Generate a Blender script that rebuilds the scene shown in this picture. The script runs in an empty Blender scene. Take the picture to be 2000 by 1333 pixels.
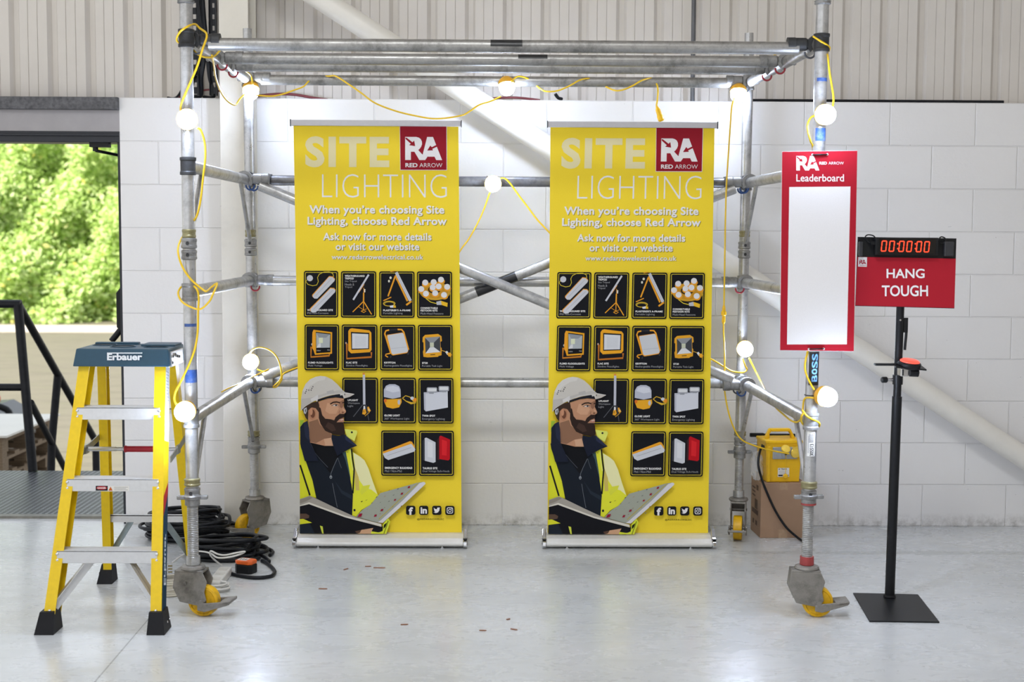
import bpy, bmesh, math, random
from mathutils import Vector, Matrix
random.seed(7)
PI = math.pi
SC = bpy.context.scene
COL = SC.collection

# ------------------------------------------------------------------ camera
F_PX, CAM_H, CAM_D = 2683.68, 1.54562, 7.24121
PITCH, YAW, ROLL = 0.07679, 0.01288, 0.00508
_fw = Vector((math.sin(YAW)*math.cos(PITCH), math.cos(YAW)*math.cos(PITCH), -math.sin(PITCH)))
_rt0 = Vector((math.cos(YAW), -math.sin(YAW), 0)); _up0 = _rt0.cross(_fw)
_rt = _rt0*math.cos(ROLL) + _up0*math.sin(ROLL); _up = _up0*math.cos(ROLL) - _rt0*math.sin(ROLL)
CAMPOS = Vector((0, -CAM_D, CAM_H))
cam = bpy.data.objects.new('camera', bpy.data.cameras.new('camera'))
COL.objects.link(cam); SC.camera = cam
cam.matrix_world = Matrix(((_rt.x, _up.x, -_fw.x, CAMPOS.x), (_rt.y, _up.y, -_fw.y, CAMPOS.y),
                           (_rt.z, _up.z, -_fw.z, CAMPOS.z), (0, 0, 0, 1)))
cam.data.sensor_width = 36.0; cam.data.lens = F_PX*36/2000
cam.data.clip_end = 300
cam.data.dof.use_dof = True; cam.data.dof.focus_distance = 6.3; cam.data.dof.aperture_fstop = 2.8

def at(u, v, Y=None, Z=None):
    """world point seen at photo pixel (u, v) on the upright plane y=Y or the level plane z=Z"""
    w = _rt*((u-1000)/F_PX) - _up*((v-666.5)/F_PX) + _fw
    t = (Y-CAMPOS.y)/w.y if Y is not None else (Z-CAMPOS.z)/w.z
    return CAMPOS + w*t

# ------------------------------------------------------------------ light
SC.view_settings.view_transform = 'Standard'; SC.view_settings.look = 'None'
SC.view_settings.gamma = 1; SC.view_settings.use_curve_mapping = False
SC.view_settings.exposure = 0.0
SC.cycles.use_denoising = True
SC.cycles.max_bounces = 8; SC.cycles.diffuse_bounces = 4; SC.cycles.glossy_bounces = 4
SC.cycles.transparent_max_bounces = 8; SC.cycles.sample_clamp_indirect = 6.0
world = bpy.data.worlds.new('world'); SC.world = world; world.use_nodes = True
wn = world.node_tree.nodes; wl = world.node_tree.links
bg = wn['Background']
tc = wn.new('ShaderNodeTexCoord'); sp = wn.new('ShaderNodeSeparateXYZ'); cr = wn.new('ShaderNodeValToRGB')
wl.new(tc.outputs['Generated'], sp.inputs[0]); wl.new(sp.outputs['Z'], cr.inputs[0]); wl.new(cr.outputs[0], bg.inputs[0])
cr.color_ramp.elements[0].position = 0.0; cr.color_ramp.elements[0].color = (0.92, 0.92, 0.93, 1)
cr.color_ramp.elements[1].position = 0.7; cr.color_ramp.elements[1].color = (0.72, 0.80, 0.92, 1)
bg.inputs[1].default_value = 1.30
sun = bpy.data.objects.new('sun', bpy.data.lights.new('sun', 'SUN')); COL.objects.link(sun)
sun.data.energy = 11.0; sun.data.angle = 0.02; sun.data.color = (1.0, 0.95, 0.86)
sun.rotation_euler = Vector((-0.38, -0.66, 0.70)).to_track_quat('Z', 'Y').to_euler()
def fill_light(name, loc, size, sy, e, col=(1, 0.985, 0.96)):  # invented area lamp out of view, only there to brighten the interior
    l = bpy.data.lights.new(name, 'AREA'); l.shape = 'RECTANGLE'; l.size = size; l.size_y = sy; l.energy = e; l.color = col
    o = bpy.data.objects.new(name, l); COL.objects.link(o); o.location = loc
    return o
ROOF = 6.6
fill_light('fill_light', (-3.6, -5.0, ROOF-0.1), 1.6, 7, 25)  # this and the next: unseen lamps added as soft fill from above
fill_light('fill_light', (-1.0, -7.5, ROOF-0.1), 4, 2.0, 40)
hb = fill_light('front_fill', (-0.6, -6.6, ROOF-0.2), 1.2, 1.2, 40, (0.95, 0.98, 1.0))  # added narrow-beam fill that lifts the floor and lower banners
hb.data.spread = math.radians(75); hb.rotation_euler = (Vector((-0.6, -6.6, ROOF-0.2))-Vector((-0.1, -1.5, 0.2))).to_track_quat('Z', 'Y').to_euler()
LAMP_STRENGTH = 205.0

# ------------------------------------------------------------------ materials
def lin(c):
    if isinstance(c, str):
        c = tuple(int(c[i:i+2], 16)/255 for i in (0, 2, 4))
    return tuple(x/12.92 if x <= 0.04045 else ((x+0.055)/1.055)**2.4 for x in c)
class NT:
    def __init__(s, name):
        s.m = bpy.data.materials.new(name); s.m.use_nodes = True
        s.n = s.m.node_tree.nodes; s.l = s.m.node_tree.links; s.b = s.n['Principled BSDF']
    def new(s, t, **kw):
        n = s.n.new('ShaderNode'+t)
        for k, v in kw.items(): setattr(n, k, v)
        return n
    def link(s, a, b): s.l.new(a, b)
    def coord(s):
        return s.new('TexCoord').outputs['Object']
    def noise(s, scale, detail=4, vec=None, rough=0.6, dist=0.0, stretch=None):
        n = s.new('TexNoise'); n.inputs['Scale'].default_value = scale; n.inputs['Detail'].default_value = detail
        n.inputs['Roughness'].default_value = rough; n.inputs['Distortion'].default_value = dist
        vec = vec or s.coord()
        if stretch:
            mp = s.new('Mapping'); mp.inputs['Scale'].default_value = stretch; s.link(vec, mp.inputs[0]); vec = mp.outputs[0]
        s.link(vec, n.inputs['Vector']); return n.outputs['Fac']
    def ramp(s, fac, stops):
        r = s.new('ValToRGB'); e = r.color_ramp.elements
        while len(e) < len(stops): e.new(0.5)
        for i, (p, c) in enumerate(stops):
            e[i].position = p; e[i].color = (*c, 1) if len(c) == 3 else c
        s.link(fac, r.inputs[0]); return r.outputs[0]
    def mix(s, fac, a, b, mode='MIX'):
        m = s.new('Mix', data_type='RGBA', blend_type=mode)
        for k, val in ((0, fac), (6, a), (7, b)):
            if hasattr(val, 'is_linked') or hasattr(val, 'links'): s.link(val, m.inputs[k])
            elif k == 0: m.inputs[0].default_value = val
            else: m.inputs[k].default_value = (*val, 1)
        return m.outputs[2]
    def math(s, op, a, b=0.0):
        m = s.new('Math', operation=op)
        for k, val in ((0, a), (1, b)):
            if hasattr(val, 'links'): s.link(val, m.inputs[k])
            else: m.inputs[k].default_value = val
        return m.outputs[0]
    def bump(s, h, strength=0.3, dist=0.002, prev=None):
        b = s.new('Bump'); b.inputs['Strength'].default_value = strength; b.inputs['Distance'].default_value = dist
        s.link(h, b.inputs['Height'])
        if prev is not None: s.link(prev, b.inputs['Normal'])
        return b.outputs[0]
    def fin(s, color=None, rough=None, metal=None, normal=None, **kw):
        b = s.b
        for key, val in (('Base Color', color), ('Roughness', rough), ('Metallic', metal), ('Normal', normal)):
            if val is None: continue
            if hasattr(val, 'links'): s.link(val, b.inputs[key])
            elif key == 'Base Color': b.inputs[key].default_value = (*val, 1)
            else: b.inputs[key].default_value = val
        for k, val in kw.items(): b.inputs[k.replace('_', ' ')].default_value = val
        return s.m
MATS = {}
def mat(name, hexc, rough=0.5, metal=0.0, var=0.12, scale=30, bump=0.0, bscale=None, dirt=None, dirt_amt=0.5, **kw):
    """painted / plastic / metal surface with gentle procedural variation and optional grime patches"""
    if name in MATS: return MATS[name]
    t = NT(name); c = lin(hexc)
    n = t.noise(scale, 4)
    hi = tuple(min(1, x*(1+var)) for x in c); lo = tuple(x*(1-var) for x in c)
    col = t.ramp(n, [(0.3, lo), (0.7, hi)])
    if dirt:
        d = t.noise(scale*0.35, 8, rough=0.75)
        col = t.mix(t.ramp(d, [(0.5, (0, 0, 0)), (0.72, (dirt_amt,)*3)]), col, lin(dirt))
    nm = None
    if bump: nm = t.bump(t.noise(bscale or scale*4, 3), bump, 0.001)
    MATS[name] = t.fin(col, rough, metal, nm, **kw)
    return MATS[name]
def ink(hexc):
    k = 'ink_'+hexc
    if k not in MATS:
        t = NT(k); MATS[k] = t.fin(t.mix(t.ramp(t.noise(400, 2), [(0.3, (0,)*3), (0.7, (1,)*3)]), tuple(x*0.95 for x in lin(hexc)), lin(hexc)), 0.6, Specular_IOR_Level=0.12)
    return MATS[k]
def emis(name, hexc, strength, base='ffffff', rough=0.3):
    t = NT(name); MATS[name] = t.fin(lin(base), rough)
    t.b.inputs['Emission Color'].default_value = (*lin(hexc), 1); t.b.inputs['Emission Strength'].default_value = strength
    return MATS[name]

def m_block():
    t = NT('painted_blockwork')
    co = t.coord(); sx = t.new('SeparateXYZ'); t.link(co, sx.inputs[0])
    cb = t.new('CombineXYZ'); t.link(t.math('ADD', sx.outputs[0], 0.1803), cb.inputs[0]); t.link(sx.outputs[2], cb.inputs[1])
    br = t.new('TexBrick'); t.link(cb.outputs[0], br.inputs['Vector'])
    for k, v in (('Scale', 1.0), ('Mortar Size', 0.0045), ('Mortar Smooth', 0.8), ('Brick Width', 0.45), ('Row Height', 0.225), ('Bias', 0.0)):
        br.inputs[k].default_value = v
    br.inputs['Color1'].default_value = (*lin('e5e4e4'), 1); br.inputs['Color2'].default_value = (*lin('e2e1e1'), 1)
    br.inputs['Mortar'].default_value = (*lin('e3e2e2'), 1)
    n1 = t.noise(3, 6, co, 0.65)
    col = t.mix(t.ramp(n1, [(0.4, (0.0,)*3), (0.75, (0.22,)*3)]), br.outputs['Color'], lin('d8d6d5'))
    # scuffs along the foot of the wall
    foot = t.new('MapRange'); t.link(sx.outputs[2], foot.inputs['Value'])
    foot.inputs['From Min'].default_value = 0.075; foot.inputs['From Max'].default_value = 0.0
    dn = t.ramp(t.noise(14, 10, co, 0.75), [(0.44, (0,)*3), (0.66, (1,)*3)])
    col = t.mix(t.math('MULTIPLY', t.math('MULTIPLY', foot.outputs[0], dn), 0.85), col, lin('6b675f'))
    sc_ = t.ramp(t.noise(26, 3, co, 0.5, 0.6, (1, 1, 2.5)), [(0.755, (0,)*3), (0.775, (0.6,)*3)])
    col = t.mix(sc_, col, lin('77736c'))
    b1 = t.bump(t.noise(55, 5, co, 0.6), 0.28, 0.004)
    inv = t.math('SUBTRACT', 1.0, br.outputs['Fac'])
    b2 = t.bump(inv, 0.75, 0.004, b1)
    return t.fin(col, 0.55, 0, b2)
def m_floor():
    t = NT('polished_concrete'); co = t.coord()
    n1 = t.noise(1.1, 8, co, 0.65, 0.3, (1, 1.6, 1)); n2 = t.noise(6, 8, co, 0.70, 0.6, (0.7, 1.5, 1))
    col = t.ramp(n1, [(0.28, lin('b8bbbc')), (0.5, lin('c5c8c9')), (0.75, lin('d0d2d3'))])
    col = t.mix(t.ramp(n2, [(0.55, (0,)*3), (0.8, (0.30,)*3)]), col, lin('9a9c9b'))
    n3 = t.noise(2.3, 5, co, 0.6)
    col = t.mix(t.ramp(n3, [(0.62, (0,)*3), (0.8, (0.35,)*3)]), col, lin('b9b3a0'))
    spk = t.ramp(t.noise(24, 2, co, 0.5, 0, (0.6, 1, 1)), [(0.76, (0,)*3), (0.79, (0.75,)*3)])
    col = t.mix(spk, col, lin('55524e'))
    # saw-cut joint running towards the viewer, and a faint old tape line parallel to the wall
    s = t.new('SeparateXYZ'); t.link(co, s.inputs[0])
    a, b = JOINT
    dx, dy = b.x-a.x, b.y-a.y; L = math.hypot(dx, dy)
    d = t.math('ABSOLUTE', t.math('ADD', t.math('MULTIPLY', s.outputs[0], dy/L), t.math('ADD', t.math('MULTIPLY', s.outputs[1], -dx/L), (-a.x*dy+a.y*dx)/L)))
    jm = t.math('MULTIPLY', t.math('LESS_THAN', d, 0.0028), t.math('LESS_THAN', s.outputs[1], -1.75))
    col = t.mix(t.math('MULTIPLY', jm, 0.75), col, lin('5d5f60'))
    tp = t.math('MULTIPLY', t.math('LESS_THAN', t.math('ABSOLUTE', t.math('ADD', s.outputs[1], 0.62)), 0.035), t.math('GREATER_THAN', s.outputs[0], 1.2))
    col = t.mix(t.math('MULTIPLY', tp, 0.28), col, lin('868a80'))
    r = t.ramp(n2, [(0.3, (0.22,)*3), (0.75, (0.36,)*3)])
    return t.fin(col, r, 0, t.bump(n2, 0.05, 0.002), Coat_Weight=0.25, Coat_Roughness=0.12)
def m_galv(name='galvanised_tube', base='b6b6b6', dark='6a6967', rough=0.34, metal=0.72):
    if name in MATS: return MATS[name]
    t = NT(name); co = t.coord()
    n = t.noise(38, 6, co, 0.7); n2 = t.noise(9, 8, co, 0.75)
    col = t.ramp(n, [(0.3, tuple(x*0.85 for x in lin(base))), (0.7, tuple(min(1, x*1.12) for x in lin(base)))])
    col = t.mix(t.ramp(n2, [(0.48, (0,)*3), (0.72, (0.75,)*3)]), col, lin(dark))
    r = t.ramp(n2, [(0.35, (rough*0.8,)*3), (0.7, (rough*1.5,)*3)])
    MATS[name] = t.fin(col, r, metal, t.bump(n, 0.06, 0.001)); return MATS[name]
def m_tread():
    t = NT('steel_tread_plate'); co = t.coord(); s = t.new('SeparateXYZ'); t.link(co, s.inputs[0])
    k = 2*PI/0.065
    a = t.math('SINE', t.math('MULTIPLY', t.math('ADD', s.outputs[0], s.outputs[1]), k))
    b = t.math('SINE', t.math('MULTIPLY', t.math('SUBTRACT', s.outputs[0], s.outputs[1]), k))
    h = t.ramp(t.math('MULTIPLY', a, b), [(0.2, (0,)*3), (0.5, (1,)*3)])
    col = t.mix(h, lin('3a3d42'), lin('a4a7ab'))
    col = t.mix(t.ramp(t.noise(5, 6, co), [(0.4, (0,)*3), (0.7, (0.5,)*3)]), col, lin('4a4c50'))
    return t.fin(col, 0.42, 0.7, t.bump(h, 0.8, 0.004))
def m_leaf():
    t = NT('hedge_leaves'); g = t.new('NewGeometry')
    col = t.ramp(g.outputs['Random Per Island'], [(0.0, lin('96b25c')), (0.3, lin('bcd67c')), (0.65, lin('d8eba0')), (0.97, lin('eaf5c4')), (1.0, lin('f0dc74'))])
    t.b.inputs['Transmission Weight'].default_value = 0.0
    t.fin(col, 0.45)
    tr = t.new('BsdfTranslucent'); t.link(col, tr.inputs[0]); mx = t.new('MixShader'); mx.inputs[0].default_value = 0.45
    t.link(t.b.outputs[0], mx.inputs[1]); t.link(tr.outputs[0], mx.inputs[2]); t.link(mx.outputs[0], t.n['Material Output'].inputs[0])
    return t.m
def m_wood(name, c1, c2):
    t = NT(name); n = t.noise(9, 6, None, 0.65, 0.5, (1, 6, 14))
    return t.fin(t.ramp(n, [(0.3, lin(c1)), (0.7, lin(c2))]), 0.75)
JOINT = (at(290, 1210, Z=0), at(185, 1333, Z=0))
GALV = m_galv(); GALV_D = m_galv('weathered_tube', '9c9b99', '4c4b49', 0.40)
CAST = m_galv('cast_coupler', '939393', '4a4a4a', 0.45, 0.6)
BLKC = m_galv('dark_coupler', '3c3d3f', '1d1d1e', 0.5, 0.5)
STEEL = mat('bright_steel', 'c4c6c8', 0.28, 0.9, 0.06)
CHROME = mat('chrome', 'd8d9dc', 0.12, 1.0, 0.02)
ALU = mat('aluminium', 'd2d3d5', 0.36, 0.45, 0.04, 60)
FORK = m_galv('grimy_castor_steel', '8c8882', '413e39', 0.5, 0.5)
YTYRE = mat('yellow_wheel', 'd9a800', 0.45, 0, 0.15, 40, dirt='3a2e14', dirt_amt=0.8)
YLAD = mat('yellow_fibreglass', 'e8c400', 0.38, 0, 0.05, 50)
YCAB = mat('yellow_cable_sheath', 'e8bf1c', 0.4, 0, 0.05)
YPLUG = mat('yellow_plastic', 'ecb90c', 0.35, 0, 0.05)
BLKP = mat('black_plastic', '17181a', 0.4, 0, 0.15, Specular_IOR_Level=0.25)
BLKM = mat('black_powder_coat', '141518', 0.42, 0, 0.15, 60, bump=0.1, Specular_IOR_Level=0.25)
RUBB = mat('black_rubber', '16161a', 0.55, 0, 0.15, Specular_IOR_Level=0.25)
BLKCAB = mat('black_cable_sheath', '15171c', 0.42, 0, 0.1, Specular_IOR_Level=0.25)
WPLAS = mat('white_plastic', 'd8d7d3', 0.4, 0, 0.04)
TEAL = mat('teal_plastic', '1d4459', 0.42, 0, 0.06, 60)
REDG = mat('red_grip', 'a8182a', 0.45, 0, 0.06)
RAIL = mat('painted_railing', '2a2b2f', 0.45, 0.2, 0.2, 20, Specular_IOR_Level=0.25)
CREAM = mat('cream_painted_steel', 'dcd8cf', 0.5, 0, 0.03, 8, dirt='a8a294', dirt_amt=0.25)
BRACEW = mat('white_painted_steel', 'e2dfd8', 0.4, 0, 0.03, 8)
CLAD = mat('grey_white_cladding', 'd0cbc5', 0.5, 0, 0.02, 4, dirt='bcb5ae', dirt_amt=0.2)
GLOBE = emis('lit_festoon_globe', 'd4e3ff', LAMP_STRENGTH)

# ------------------------------------------------------------------ mesh builder
class MB:
    def __init__(s): s.v = []; s.f = []; s.mi = []; s.sm = []; s.mats = []
    def m(s, material):
        if material not in s.mats: s.mats.append(material)
        return s.mats.index(material)
    def add(s, vs, fs, material, smooth=False):
        o = len(s.v); k = s.m(material); s.v += [Vector(p) for p in vs]
        for f in fs: s.f.append([i+o for i in f]); s.mi.append(k); s.sm.append(smooth)
        return s
    def box(s, c, size, material, rot=None):
        c = Vector(c); x, y, z = (q/2 for q in size)
        vs = [Vector((i*x, j*y, k*z)) for i in (-1, 1) for j in (-1, 1) for k in (-1, 1)]
        if rot is not None: vs = [rot @ p for p in vs]
        return s.add([c+p for p in vs], [(0, 1, 3, 2), (4, 6, 7, 5), (0, 4, 5, 1), (2, 3, 7, 6), (0, 2, 6, 4), (1, 5, 7, 3)], material)
    def span(s, lo, hi, material):
        lo, hi = Vector(lo), Vector(hi); return s.box((lo+hi)/2, hi-lo, material)
    def prism(s, poly, o, ax, ay, dv, material):
        """polygon (list of 2D) in plane (o, ax, ay), extruded by vector dv"""
        o, ax, ay, dv = map(Vector, (o, ax, ay, dv)); n = len(poly)
        a = [o+ax*p[0]+ay*p[1] for p in poly]; b = [p+dv for p in a]
        s.add(a+b, [list(range(n))[::-1], list(range(n, 2*n))]+[[i, (i+1) % n, n+(i+1) % n, n+i] for i in range(n)], material)
        return s
    @staticmethod
    def frame(d):
        d = Vector(d).normalized(); a = Vector((0, 0, 1)) if abs(d.z) < 0.9 else Vector((1, 0, 0))
        x = d.cross(a).normalized(); return x, d.cross(x).normalized(), d
    def lathe(s, prof, p, axis, material, seg=24, caps=True):
        """prof: list of (radius, distance along axis)"""
        p = Vector(p); x, y, d = s.frame(axis)
        rings = [[p+d*t+(x*math.cos(2*PI*k/seg)+y*math.sin(2*PI*k/seg))*r for k in range(seg)] for r, t in prof]
        for i in range(len(rings)-1):
            sharp = True
            s.add(rings[i]+rings[i+1], [(k, (k+1) % seg, seg+(k+1) % seg, seg+k) for k in range(seg)], material, True)
        if caps:
            s.add(rings[0], [list(range(seg))[::-1]], material); s.add(rings[-1], [list(range(seg))], material)
        return s
    def cyl(s, p, q, r, material, r2=None, seg=20, caps=True):
        p, q = Vector(p), Vector(q)
        return s.lathe([(r, 0), (r if r2 is None else r2, (q-p).length)], p, q-p, material, seg, caps)
    def ball(s, c, r, material, scale=(1, 1, 1), nu=20, nv=12, rot=None):
        c = Vector(c); vs = []; fs = []
        for i in range(nv+1):
            th = PI*i/nv
            for k in range(nu):
                ph = 2*PI*k/nu
                q = Vector((math.sin(th)*math.cos(ph)*scale[0], math.sin(th)*math.sin(ph)*scale[1], math.cos(th)*scale[2]))*r
                vs.append(c+(rot @ q if rot is not None else q))
        for i in range(nv):
            for k in range(nu): fs.append((i*nu+k, (i+1)*nu+k, (i+1)*nu+(k+1) % nu, i*nu+(k+1) % nu))
        return s.add(vs, fs, material, True)
    def path(s, pts, r, material, seg=8, sub=6, closed=False, smooth=True):
        pts = [Vector(p) for p in pts]
        if smooth and len(pts) > 2:
            out = []; n = len(pts)
            for i in range(n if closed else n-1):
                g = (lambda j: pts[j % n]) if closed else (lambda j: pts[max(0, min(n-1, j))])
                p0, p1, p2, p3 = g(i-1), g(i), g(i+1), g(i+2)
                for k in range(sub):
                    t = k/sub
                    out.append(0.5*((2*p1)+(p2-p0)*t+(2*p0-5*p1+4*p2-p3)*t*t+(3*p1-p0-3*p2+p3)*t**3))
            if not closed: out.append(pts[-1])
            pts = out
        n = len(pts); vs = []; prev = None
        for i in range(n):
            d = (pts[(i+1) % n]-pts[i-1]) if closed else (pts[min(n-1, i+1)]-pts[max(0, i-1)])
            if d.length < 1e-9: d = Vector((0, 0, 1))
            d.normalize()
            if prev is None: x, y, _ = s.frame(d)
            else:
                x = prev-d*prev.dot(d)
                if x.length < 1e-6: x, y, _ = s.frame(d)
                x.normalize(); y = d.cross(x)
            prev = x
            vs += [pts[i]+(x*math.cos(2*PI*k/seg)+y*math.sin(2*PI*k/seg))*r for k in range(seg)]
        fs = []
        for i in range(n if closed else n-1):
            j = (i+1) % n
            fs += [(i*seg+k, i*seg+(k+1) % seg, j*seg+(k+1) % seg, j*seg+k) for k in range(seg)]
        s.add(vs, fs, material, True)
        if not closed:
            s.add(vs[:seg], [list(range(seg))[::-1]], material); s.add(vs[-seg:], [list(range(seg))], material)
        return s
    def arc(s, c, x, y, R, r, a0, a1, material, n=14, seg=8):
        c, x, y = map(Vector, (c, x, y))
        return s.path([c+(x*math.cos(a0+(a1-a0)*i/n)+y*math.sin(a0+(a1-a0)*i/n))*R for i in range(n+1)], r, material, seg, smooth=False)
    def sweep(s, prof, p, q, ax, material):
        """straight extrusion of a closed 2D profile from p to q; ax = direction of the profile's x"""
        p, q = Vector(p), Vector(q); d = (q-p).normalized(); ax = Vector(ax); ax = (ax-d*ax.dot(d)).normalized(); ay = d.cross(ax)
        return s.prism(prof, p, ax, ay, q-p, material)
    def build(s, name, parent=None, bevel=0.0, **props):
        me = bpy.data.meshes.new(name)
        org = ORIGIN.get(parent.name, Vector((0, 0, 0))) if parent else Vector((0, 0, 0))
        me.from_pydata([tuple(p-org) for p in s.v], [], s.f)
        for m_ in s.mats: me.materials.append(m_)
        me.polygons.foreach_set('material_index', s.mi); me.polygons.foreach_set('use_smooth', s.sm)
        me.update()
        o = bpy.data.objects.new(name, me); COL.objects.link(o)
        if parent: o.parent = parent; ORIGIN[o.name] = org
        if bevel:
            b = o.modifiers.new('bevel', 'BEVEL'); b.width = bevel; b.segments = 2; b.limit_method = 'ANGLE'; b.angle_limit = 0.7
        for k, v in props.items(): o[k] = v
        return o
ORIGIN = {}
def thing(name, label, cat, loc, group=None):
    o = bpy.data.objects.new(name, None); COL.objects.link(o); o.location = loc; o.empty_display_size = 0.05
    ORIGIN[o.name] = Vector(loc); o['label'] = label; o['category'] = cat
    if group: o['group'] = group
    return o
def tag(o, label, cat, group=None):
    o['label'] = label; o['category'] = cat
    if group: o['group'] = group
    return o
def struct(o): o['kind'] = 'structure'; return o
def copy_thing(root, loc, label, group=None):
    r = root.copy(); COL.objects.link(r); r.location = loc; r['label'] = label
    if group: r['group'] = group
    def rec(src, dst):
        for ch in list(src.children):
            c = ch.copy(); COL.objects.link(c); c.parent = dst; rec(ch, c)
    rec(root, r); return r

# ------------------------------------------------------------------ flat printing (inks on a panel)
_TX = {}
def text_geo(body, offset=0.0, space=1.0):
    k = (body, offset, space)
    if k not in _TX:
        cu = bpy.data.curves.new('t', 'FONT'); cu.body = body; cu.size = 1; cu.offset = offset; cu.resolution_u = 4; cu.space_character = space
        o = bpy.data.objects.new('t', cu); COL.objects.link(o)
        bpy.context.view_layer.update()
        me = bpy.data.meshes.new_from_object(o.evaluated_get(bpy.context.evaluated_depsgraph_get()))
        vs = [(v.co.x, v.co.y) for v in me.vertices]; fs = [list(p.vertices) for p in me.polygons]
        bpy.data.objects.remove(o); bpy.data.curves.remove(cu); bpy.data.meshes.remove(me)
        _TX[k] = (vs, fs)
    return _TX[k]
def homography(src, dst):
    import numpy as np
    A = []; B = []
    for (x, y), (X, Y) in zip(src, dst):
        A += [[x, y, 1, 0, 0, 0, -X*x, -X*y], [0, 0, 0, x, y, 1, -Y*x, -Y*y]]; B += [X, Y]
    h = np.linalg.solve(np.array(A, float), np.array(B, float))
    return lambda x, y: ((h[0]*x+h[1]*y+h[2])/(h[6]*x+h[7]*y+1), (h[3]*x+h[4]*y+h[5])/(h[6]*x+h[7]*y+1))
def refine(vs, fs, n=10):
    """cut flat lettering into strips so that it can bend round a tube"""
    bm = bmesh.new(); bv = [bm.verts.new((x, y, 0)) for x, y in vs]
    for f in fs:
        try: bm.faces.new([bv[i] for i in f])
        except ValueError: pass
    lo, hi = min(v[1] for v in vs), max(v[1] for v in vs)
    for k in range(1, n):
        bmesh.ops.bisect_plane(bm, geom=bm.verts[:]+bm.edges[:]+bm.faces[:], plane_co=(0, lo+(hi-lo)*k/n, 0), plane_no=(0, 1, 0))
    bm.verts.index_update()
    out = [(v.co.x, v.co.y) for v in bm.verts], [[v.index for v in f.verts] for f in bm.faces]
    bm.free(); return out
class Print:
    """collects flat ink shapes given in design coordinates; mp maps those to metres on the panel,
    and (o, ax, ay, n) is the panel's own frame.  Every new layer lies a hair above the last."""
    def __init__(s, mp, o, ax, ay, n, base=0.0004, step=0.00012):
        s.mp = mp; s.o, s.ax, s.ay, s.n = map(Vector, (o, ax, ay, n)); s.z = base; s.step = step; s.mb = MB(); s.cv = lambda x, y: (x, y)
    def P(s, x, y):
        a, b = s.mp(*s.cv(x, y)); return s.o+s.ax*a+s.ay*b+s.n*s.z
    def up(s): s.z += s.step
    def poly(s, pts, c, up=True):
        if up: s.up()
        w = [s.P(*p) for p in pts]
        nn = Vector((0, 0, 0))
        for i in range(len(w)): nn += w[i].cross(w[(i+1) % len(w)])
        idx = list(range(len(w)))
        if nn.dot(s.n) < 0: idx.reverse()
        s.mb.add(w, [idx], ink(c)); return s
    def ell(s, x, y, rx, ry, c, a0=0, a1=2*PI, n=20, rot=0, up=True):
        pts = []
        for i in range(n if a1-a0 > 6.2 else n+1):
            t = a0+(a1-a0)*i/n; px, py = rx*math.cos(t), ry*math.sin(t)
            pts.append((x+px*math.cos(rot)-py*math.sin(rot), y+px*math.sin(rot)+py*math.cos(rot)))
        return s.poly(pts, c, up)
    def rrect(s, x0, y0, x1, y1, r, c, up=True):
        pts = []
        for cx, cy, a in ((x1-r, y0+r, -PI/2), (x1-r, y1-r, 0), (x0+r, y1-r, PI/2), (x0+r, y0+r, PI)):
            pts += [(cx+r*math.cos(a+PI/2*i/5), cy+r*math.sin(a+PI/2*i/5)) for i in range(6)]
        return s.poly(pts, c, up)
    def stroke(s, pts, w, c, up=True, closed=False):
        if up: s.up()
        n = len(pts); L = []; R = []
        for i in range(n):
            a = pts[i-1] if (i or closed) else pts[i]; b = pts[(i+1) % n] if (i < n-1 or closed) else pts[i]
            dx, dy = b[0]-a[0], b[1]-a[1]; l = math.hypot(dx, dy) or 1
            L.append((pts[i][0]-dy/l*w/2, pts[i][1]+dx/l*w/2)); R.append((pts[i][0]+dy/l*w/2, pts[i][1]-dx/l*w/2))
        for i in range(n if closed else n-1):
            j = (i+1) % n; s.poly([L[i], L[j], R[j], R[i]], c, up=False)
        return s
    def text(s, body, x0, y0, x1, y1, c, offset=0.0, up=True, space=1.0, rot90=False, slant=0.0):
        """lettering fitted to the ink box x0..x1, y0..y1 (y downwards)"""
        if up: s.up()
        vs, fs = text_geo(body, offset, space)
        if isinstance(s, PostPrint): vs, fs = refine(vs, fs)
        ax = min(v[0] for v in vs); bx = max(v[0] for v in vs); ay = min(v[1] for v in vs); by = max(v[1] for v in vs)
        w = []
        for vx, vy in vs:
            a = (vx-ax)/(bx-ax); b = (vy-ay)/(by-ay)
            a += slant*(b-0.5)
            w.append(s.P(x0+(x1-x0)*a, y1-(y1-y0)*b) if not rot90 else s.P(x1-(x1-x0)*b, y1-(y1-y0)*a))
        k0 = len(s.mb.f); s.mb.add(w, fs, ink(c))
        f = fs[0]; nn = (w[f[1]]-w[f[0]]).cross(w[f[2]]-w[f[0]])
        if nn.dot(s.n) < 0:
            for k in range(k0, len(s.mb.f)): s.mb.f[k].reverse()
        return s
    def build(s, name, parent, **kw):
        o = s.mb.build(name, parent, **kw); s.mb = MB(); return o

# ================================================================== THE SETTING
XL, XR, YF = -9.0, 4.7, -13.0
DOOR_R, DOOR_L = -1.955, -4.4          # doorway jambs
MB().span((XL, YF, -0.25), (XR, 0.0, 0.0), m_floor()).span((DOOR_L, 0.0, -0.25), (DOOR_R, 0.19, 0.0), MATS.get('polished_concrete') or bpy.data.materials['polished_concrete']).build('floor', kind='structure')
m_b = m_block()
MB().span((DOOR_R, 0.0, 0.0), (XR, 0.22, 2.25), m_b).build('wall_back', kind='structure')
MB().span((XL, 0.0, 0.0), (DOOR_L, 0.22, 2.25), m_b).build('wall_back_left', kind='structure')
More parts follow.
